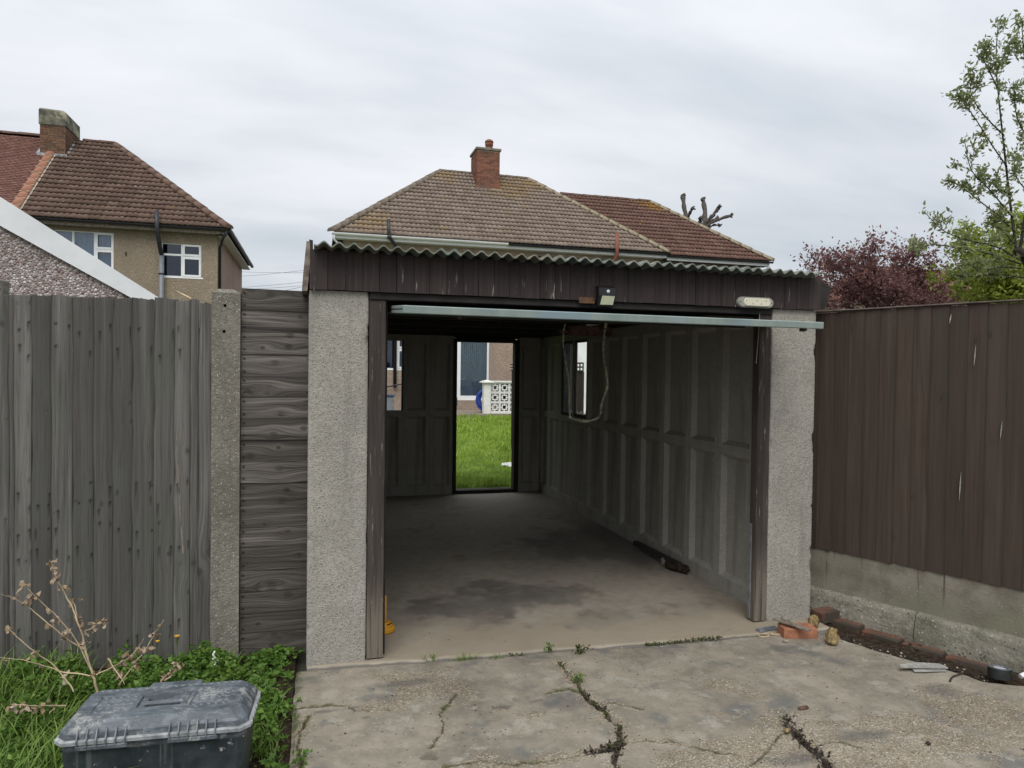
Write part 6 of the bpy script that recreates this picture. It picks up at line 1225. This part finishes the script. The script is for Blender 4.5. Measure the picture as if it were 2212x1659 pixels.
lid = MB(); RR = [oct_ring(hx-.010, hy-.010, .03, .303), oct_ring(hx-.014, hy-.014, .03, .322), oct_ring(hx-.042, hy-.040, .028, .352), oct_ring(hx-.048, hy-.046, .026, .355)]
n_ = 8; V_ = [p for r in RR for p in r]; F_ = [(i*n_+k, i*n_+(k+1) % n_, (i+1)*n_+(k+1) % n_, (i+1)*n_+k) for i in range(3) for k in range(n_)]; lid.add(V_, F_)
tx, ty = hx-.048, hy-.046; xs_ = [-tx+.026, -.09, .09, tx-.026]
top = holed(-tx+.026, tx-.026, -ty, ty, [(-.088, .088, -.055, .045, .022, .006), (-.235, -.10, -.075, .062, .004, .003), (.10, .235, -.075, .062, .004, .003)], 0, .03)
top.v = [(x, z, .3555-y) for x, y, z in top.v]; top.f = [f for f in top.f]; lid.add(top.v, top.f)
for s in (-1, 1): lid.add([(s*(tx-.026), -ty, .3555), (s*tx, -ty+.026, .3555), (s*tx, ty-.026, .3555), (s*(tx-.026), ty, .3555)], [(0, 1, 2, 3) if s > 0 else (3, 2, 1, 0)])
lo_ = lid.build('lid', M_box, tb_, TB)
g = MB(); g.tube([(-.075, -.03, .340), (-.075, -.02, .350), (.075, -.02, .350), (.075, -.03, .340)], .009, 8); g.box(-.085, -.06, -.045, .035, .334, .352, b=.004); g.box(.06, .085, -.045, .035, .334, .352, b=.004); g.build('handle', M_box, lo_, TB)
# raised tread lozenges on the lid
loz = MB(); n_ = 10; loz.add([(.0095*math.cos(2*math.pi*k/n_), .0042*math.sin(2*math.pi*k/n_), 0) for k in range(n_)]+[(.007*math.cos(2*math.pi*k/n_), .0026*math.sin(2*math.pi*k/n_), .0022) for k in range(n_)], [(k, (k+1) % n_, n_+(k+1) % n_, n_+k) for k in range(n_)]+[tuple(range(n_, 2*n_))]); lozm = loz.mesh('tread_lozenge', True, M_loz)
for sx in (-1, 1):
    for i in range(5):
        for j in range(5): obj('tread_lozenge', lozm, lo_, TB @ T(sx*.1675-.052+i*.026+(.006 if j % 2 else 0), -.062+j*.028, .3517) @ RZ(rad(40 if j % 2 else -40)))
for i in range(20):
    if abs(-.25+i*.0263) > .0: obj('tread_lozenge', lozm, lo_, TB @ T(-.25+i*.0263, ty-.012, .3556) @ RZ(rad(35 if i % 2 else -35)))
g = MB(); g.box(-.085, .105, ty-.010, ty+.030, .345, .3585, b=.004); g.build('hinge_tab', M_box, lo_, TB)
# stiffening fins and front latches
for grp, x0 in ((0, -.245), (1, .055)):
    for i in range(6):
        x = x0+i*.031; g = MB(); g.prism([(-hy-.006, .282), (-hy-.008, .306), (-hy+.012, .338), (-hy+.016, .338), (-hy+.012, .282)], 'x', x-.002, x+.002); g.build('fin', M_loz, tb_, TB)
    g = MB(); g.box(x0-.006, x0+.162, -hy-.004, -hy+.02, .270, .286, b=.003); g.build('latch', M_box, tb_, TB)
for s in (1,):
    for i in range(6): g = MB(); g.box(hx-.004, hx+.004, -.12+i*.04, -.105+i*.04, .288, .303, b=.002); g.build('side_tooth', M_edgewear, tb_, TB)

# ================================================================ small things by the right pillar
def brick_at(px, py, rz, label, m, dims=(.215, .102, .065), z=0.0, name='loose_brick', tilt=0):
    q = onZ(px, py, z); g = MB(); g.add(*bevbox(*dims, .004, 2)); return tag(obj(name, g.mesh(name, False, m), None, T(q.x, q.y, z+dims[2]/2) @ RZ(rz) @ RX(tilt)), label, 'brick')
q = onZ(1722, 1380, 0)
brick_at(1722, 1374, rad(-14), 'loose bright orange brick lying at the foot of the right pillar', M_oddbrick, (.20, .10, .062))
brick_at(1782, 1340, rad(8), 'old red brick half buried in the corner by the kerb', M_edgebrick, (.15, .10, .07), z=-.02)
g = MB(); a, b = onZ(1672, 1335, .09), onZ(1750, 1362, .075); g.box(0, (b-a).length, -.02, .02, -.005, .005, Matrix.Translation(a) @ (b-a).to_track_quat('X', 'Z').to_matrix().to_4x4(), b=.002); tag(g.build('wood_strip', M_barge), 'short strip of brown wood resting on the loose orange brick', 'wood strip')
q = onZ(1658, 1362, 0); g = MB(); g.box(-.075, .075, -.022, .022, 0, .016, T(q) @ RZ(rad(8)), b=.003); g.box(-.06, .06, -.006, .006, .016, .020, T(q) @ RZ(rad(8)), b=.001); tag(g.build('metal_strip', M_metal), 'dull grey metal strip on the ground left of the loose brick', 'metal strip')
q = onZ(1690, 1368, 0); g = MB(); g.box(-.05, .04, -.012, .012, .0, .008, T(q.x-.04, q.y-.02, 0) @ RZ(rad(-20)), b=.002); tag(g.build('pale_wood_chip', M_dry), 'pale flat wood chip beside the metal strip', 'wood chip')
q = onZ(1650, 1374, 0); g = MB(); g.tube([(q.x+.035*math.cos(t), q.y+.022*math.sin(t), .005) for t in np.linspace(0, 6.28, 24)], .004, 6, cap=False); tag(g.build('fibre_ring', M_dry), 'small ring of brown fibre on the slab by the right pillar', 'fibre ring')
q = onZ(1698, 1388, 0); g = MB(); g.add(*bevbox(.035, .022, .016, .004), T(q.x, q.y, .009) @ RZ(.3)); tag(g.build('stone_chip', M_stone), 'small grey pink stone chip in front of the loose brick', 'stone')
q = onZ(1745, 1538, 0); 
for px, py, lb_, s_ in ((1735, 1532, 'thin red brick shard lying near the right hand crack', (.055, .018, .012)),):
    q = onZ(px, py, 0); g = MB(); g.add(*bevbox(*s_, .003), T(q.x, q.y, .007) @ RZ(.1)); tag(g.build('brick_shard', M_edgebrick), lb_, 'brick shard')
def lump(name, px, py, z, r, m, label, cat, seed, sq=(1, 1, 1)):
    Rn = np.random.default_rng(seed); bm = bmesh.new(); bmesh.ops.create_icosphere(bm, subdivisions=4, radius=1); V = np.array([v.co for v in bm.verts]); F = [[v.index for v in f.verts] for f in bm.faces]; bm.free(); a = fbm(V[:, 0]*1.3+seed, V[:, 1]*1.3+V[:, 2]*1.1, 3, seed)-.5; b = fbm(V[:, 0]*7+seed, V[:, 2]*7+V[:, 1]*3.1, 3, seed+3)-.5
    V = V*(1+a*1.1+b*.14)[:, None]*r*np.array(sq); q = onZ(px, py, z); V[:, 2] -= V[:, 2].min(); V += np.array([q.x, q.y, z]); return tag(obj(name, npmesh(name, V, F, m, True)), label, cat)
lump('foam_lump', 1797, 1392, 0, .042, M_foam, 'lump of crumbling yellow foam alone on the concrete by the soil', 'foam lump', 3, (1, .9, 1.0)); lump('foam_lump', 1757, 1358, .0, .034, M_foam, 'smaller lump of yellow foam tucked behind the loose brick', 'foam lump', 8, (1, .8, 1.3))
lump('earth_clod', 2005, 1610, 0, .008, M_litter, 'dark clod of earth on the sandy concrete at lower right', 'clod', 4); lump('small_pebble', 1700, 1583, 0, .010, M_foam, 'small rounded orange brown pebble left of the right hand crack', 'pebble', 5)
# cement sheet shards
for i, (a, b, h_, lb_) in enumerate([((1945, 1443), (2045, 1443), .012, 'longer grey cement sheet shard on the right of the driveway'), ((1975, 1452), (2042, 1449), .012, 'shorter grey cement shard under the longer one')]):
    p, q = onZ(*a, .02 if i == 0 else .004), onZ(*b, .016 if i == 0 else .004); l_ = (q-p).length; g = MB(); M = Matrix.Translation(p) @ (q-p).to_track_quat('X', 'Z').to_matrix().to_4x4(); g.add([(0, 0, 0), (l_, -.01, 0), (l_*.96, .04, 0), (l_*.5, .06, 0), (.05*l_, .03, 0), (0, 0, .007), (l_, -.01, .007), (l_*.96, .04, .007), (l_*.5, .06, .007), (.05*l_, .03, .007)], [(4, 3, 2, 1, 0), (5, 6, 7, 8, 9)]+[(k, (k+1) % 5, 5+(k+1) % 5, 5+k) for k in range(5)], M); tag(g.build('cement_shard', M_slate), lb_, 'shard', 'cement shards')
P = [onZ(2052, 1472, .004), onZ(2056, 1462, .006), onZ(2068, 1458, .006), onZ(2082, 1453, .005)]; g = MB(); g.tube(smooth_pts(P, 2), .004, 6); tag(g.build('dark_twig', M_litter), 'bent dark twig on the slab left of the tape roll', 'twig')
# tape roll
q = onZ(2160, 1466, .0); tr = thing('tape_roll', (q.x, q.y, 0), 'black roll of tape lying flat by the right hand kerb', 'tape roll'); TM = T(q.x, q.y, .006) @ RY(rad(4)) @ RX(rad(-5)); g = MB(); g.lathe([(.030, .0505), (.0535, .0505), (.0545, .049), (.0545, .001), (.0535, 0), (.030, 0)], 40, TM); g.build('tape', M_tape, tr, smooth=False)
g = MB(); g.lathe([(.0345, .0512), (.0525, .0512)], 40, TM); g.build('side_face', M_tapeside, tr); g = MB(); g.lathe([(.0345, .0515), (.0345, .046), (.0001, .046)], 40, TM); g.build('core', M_tapecore, tr)
q = onZ(2204, 1466, 0); g = MB(); g.lathe([(.0001, .0), (.012, 0), (.012, .03), (.008, .035), (.0001, .036)], 12, T(q.x, q.y, .012) @ RY(rad(75))); tag(g.build('bottle_cap', M_upvc), 'small white plastic cap beside the tape roll', 'cap')
# yellow tool standing behind the left door post
q = onZ(830, 1372, 0); yt = thing('yellow_tool', (q.x, q.y, 0), 'yellow plastic tool with upright handle just behind the left door post', 'tool'); YM = T(q.x+.008, q.y+.05, .0) @ RZ(rad(35))
g = MB(); n_ = 24
def er(a, b, z, s=1): return [(a*math.cos(2*math.pi*k/n_), b*math.sin(2*math.pi*k/n_), z) for k in range(n_)]
g.loft([er(.062, .05, .004), er(.065, .053, .012), er(.065, .053, .026), er(.052, .042, .034), er(.050, .040, .050), er(.030, .026, .062)], YM); g.build('base', M_yellow, yt, smooth=False); g = MB(); g.loft([er(.060, .048, 0), er(.062, .050, .0039)], YM); g.build('rubber_foot', M_black, yt)
g = MB(); g.tube([(-.004, 0, .05), (.0, 0, .10), (.003, .004, .20), (.004, .004, .218)], [.011, .0095, .010, .006], 10, YM); g.build('handle', M_yellow, yt, smooth=True); g = MB(); g.box(-.02, .02, -.004, .004, .0, .004, YM @ T(.008, -.034, .052) @ RZ(.2)); g.build('slot', M_black, yt)
# dark timber and rubbish at the foot of the right wall
a, b = onX(1372, 1172, 2.74), onX(1470, 1222, 2.74); g = MB(); g.box(0, (b-a).length, -.02, .02, -.02, .02, Matrix.Translation(a) @ (b-a).to_track_quat('X', 'Z').to_matrix().to_4x4(), b=.004); tag(g.build('dark_timber', M_darkwood), 'dark length of timber leaning at the foot of the garage right wall', 'timber')
lump('earth_heap', 1462, 1232, 0, .075, M_soil, 'heap of dark earth and debris at the foot of the garage right wall', 'earth heap', 6, (1.0, 1.9, .4)); lump('concrete_lump', 1437, 1222, 0, .04, M_kerb, 'broken lump of concrete beside the earth heap inside the garage', 'rubble', 7)
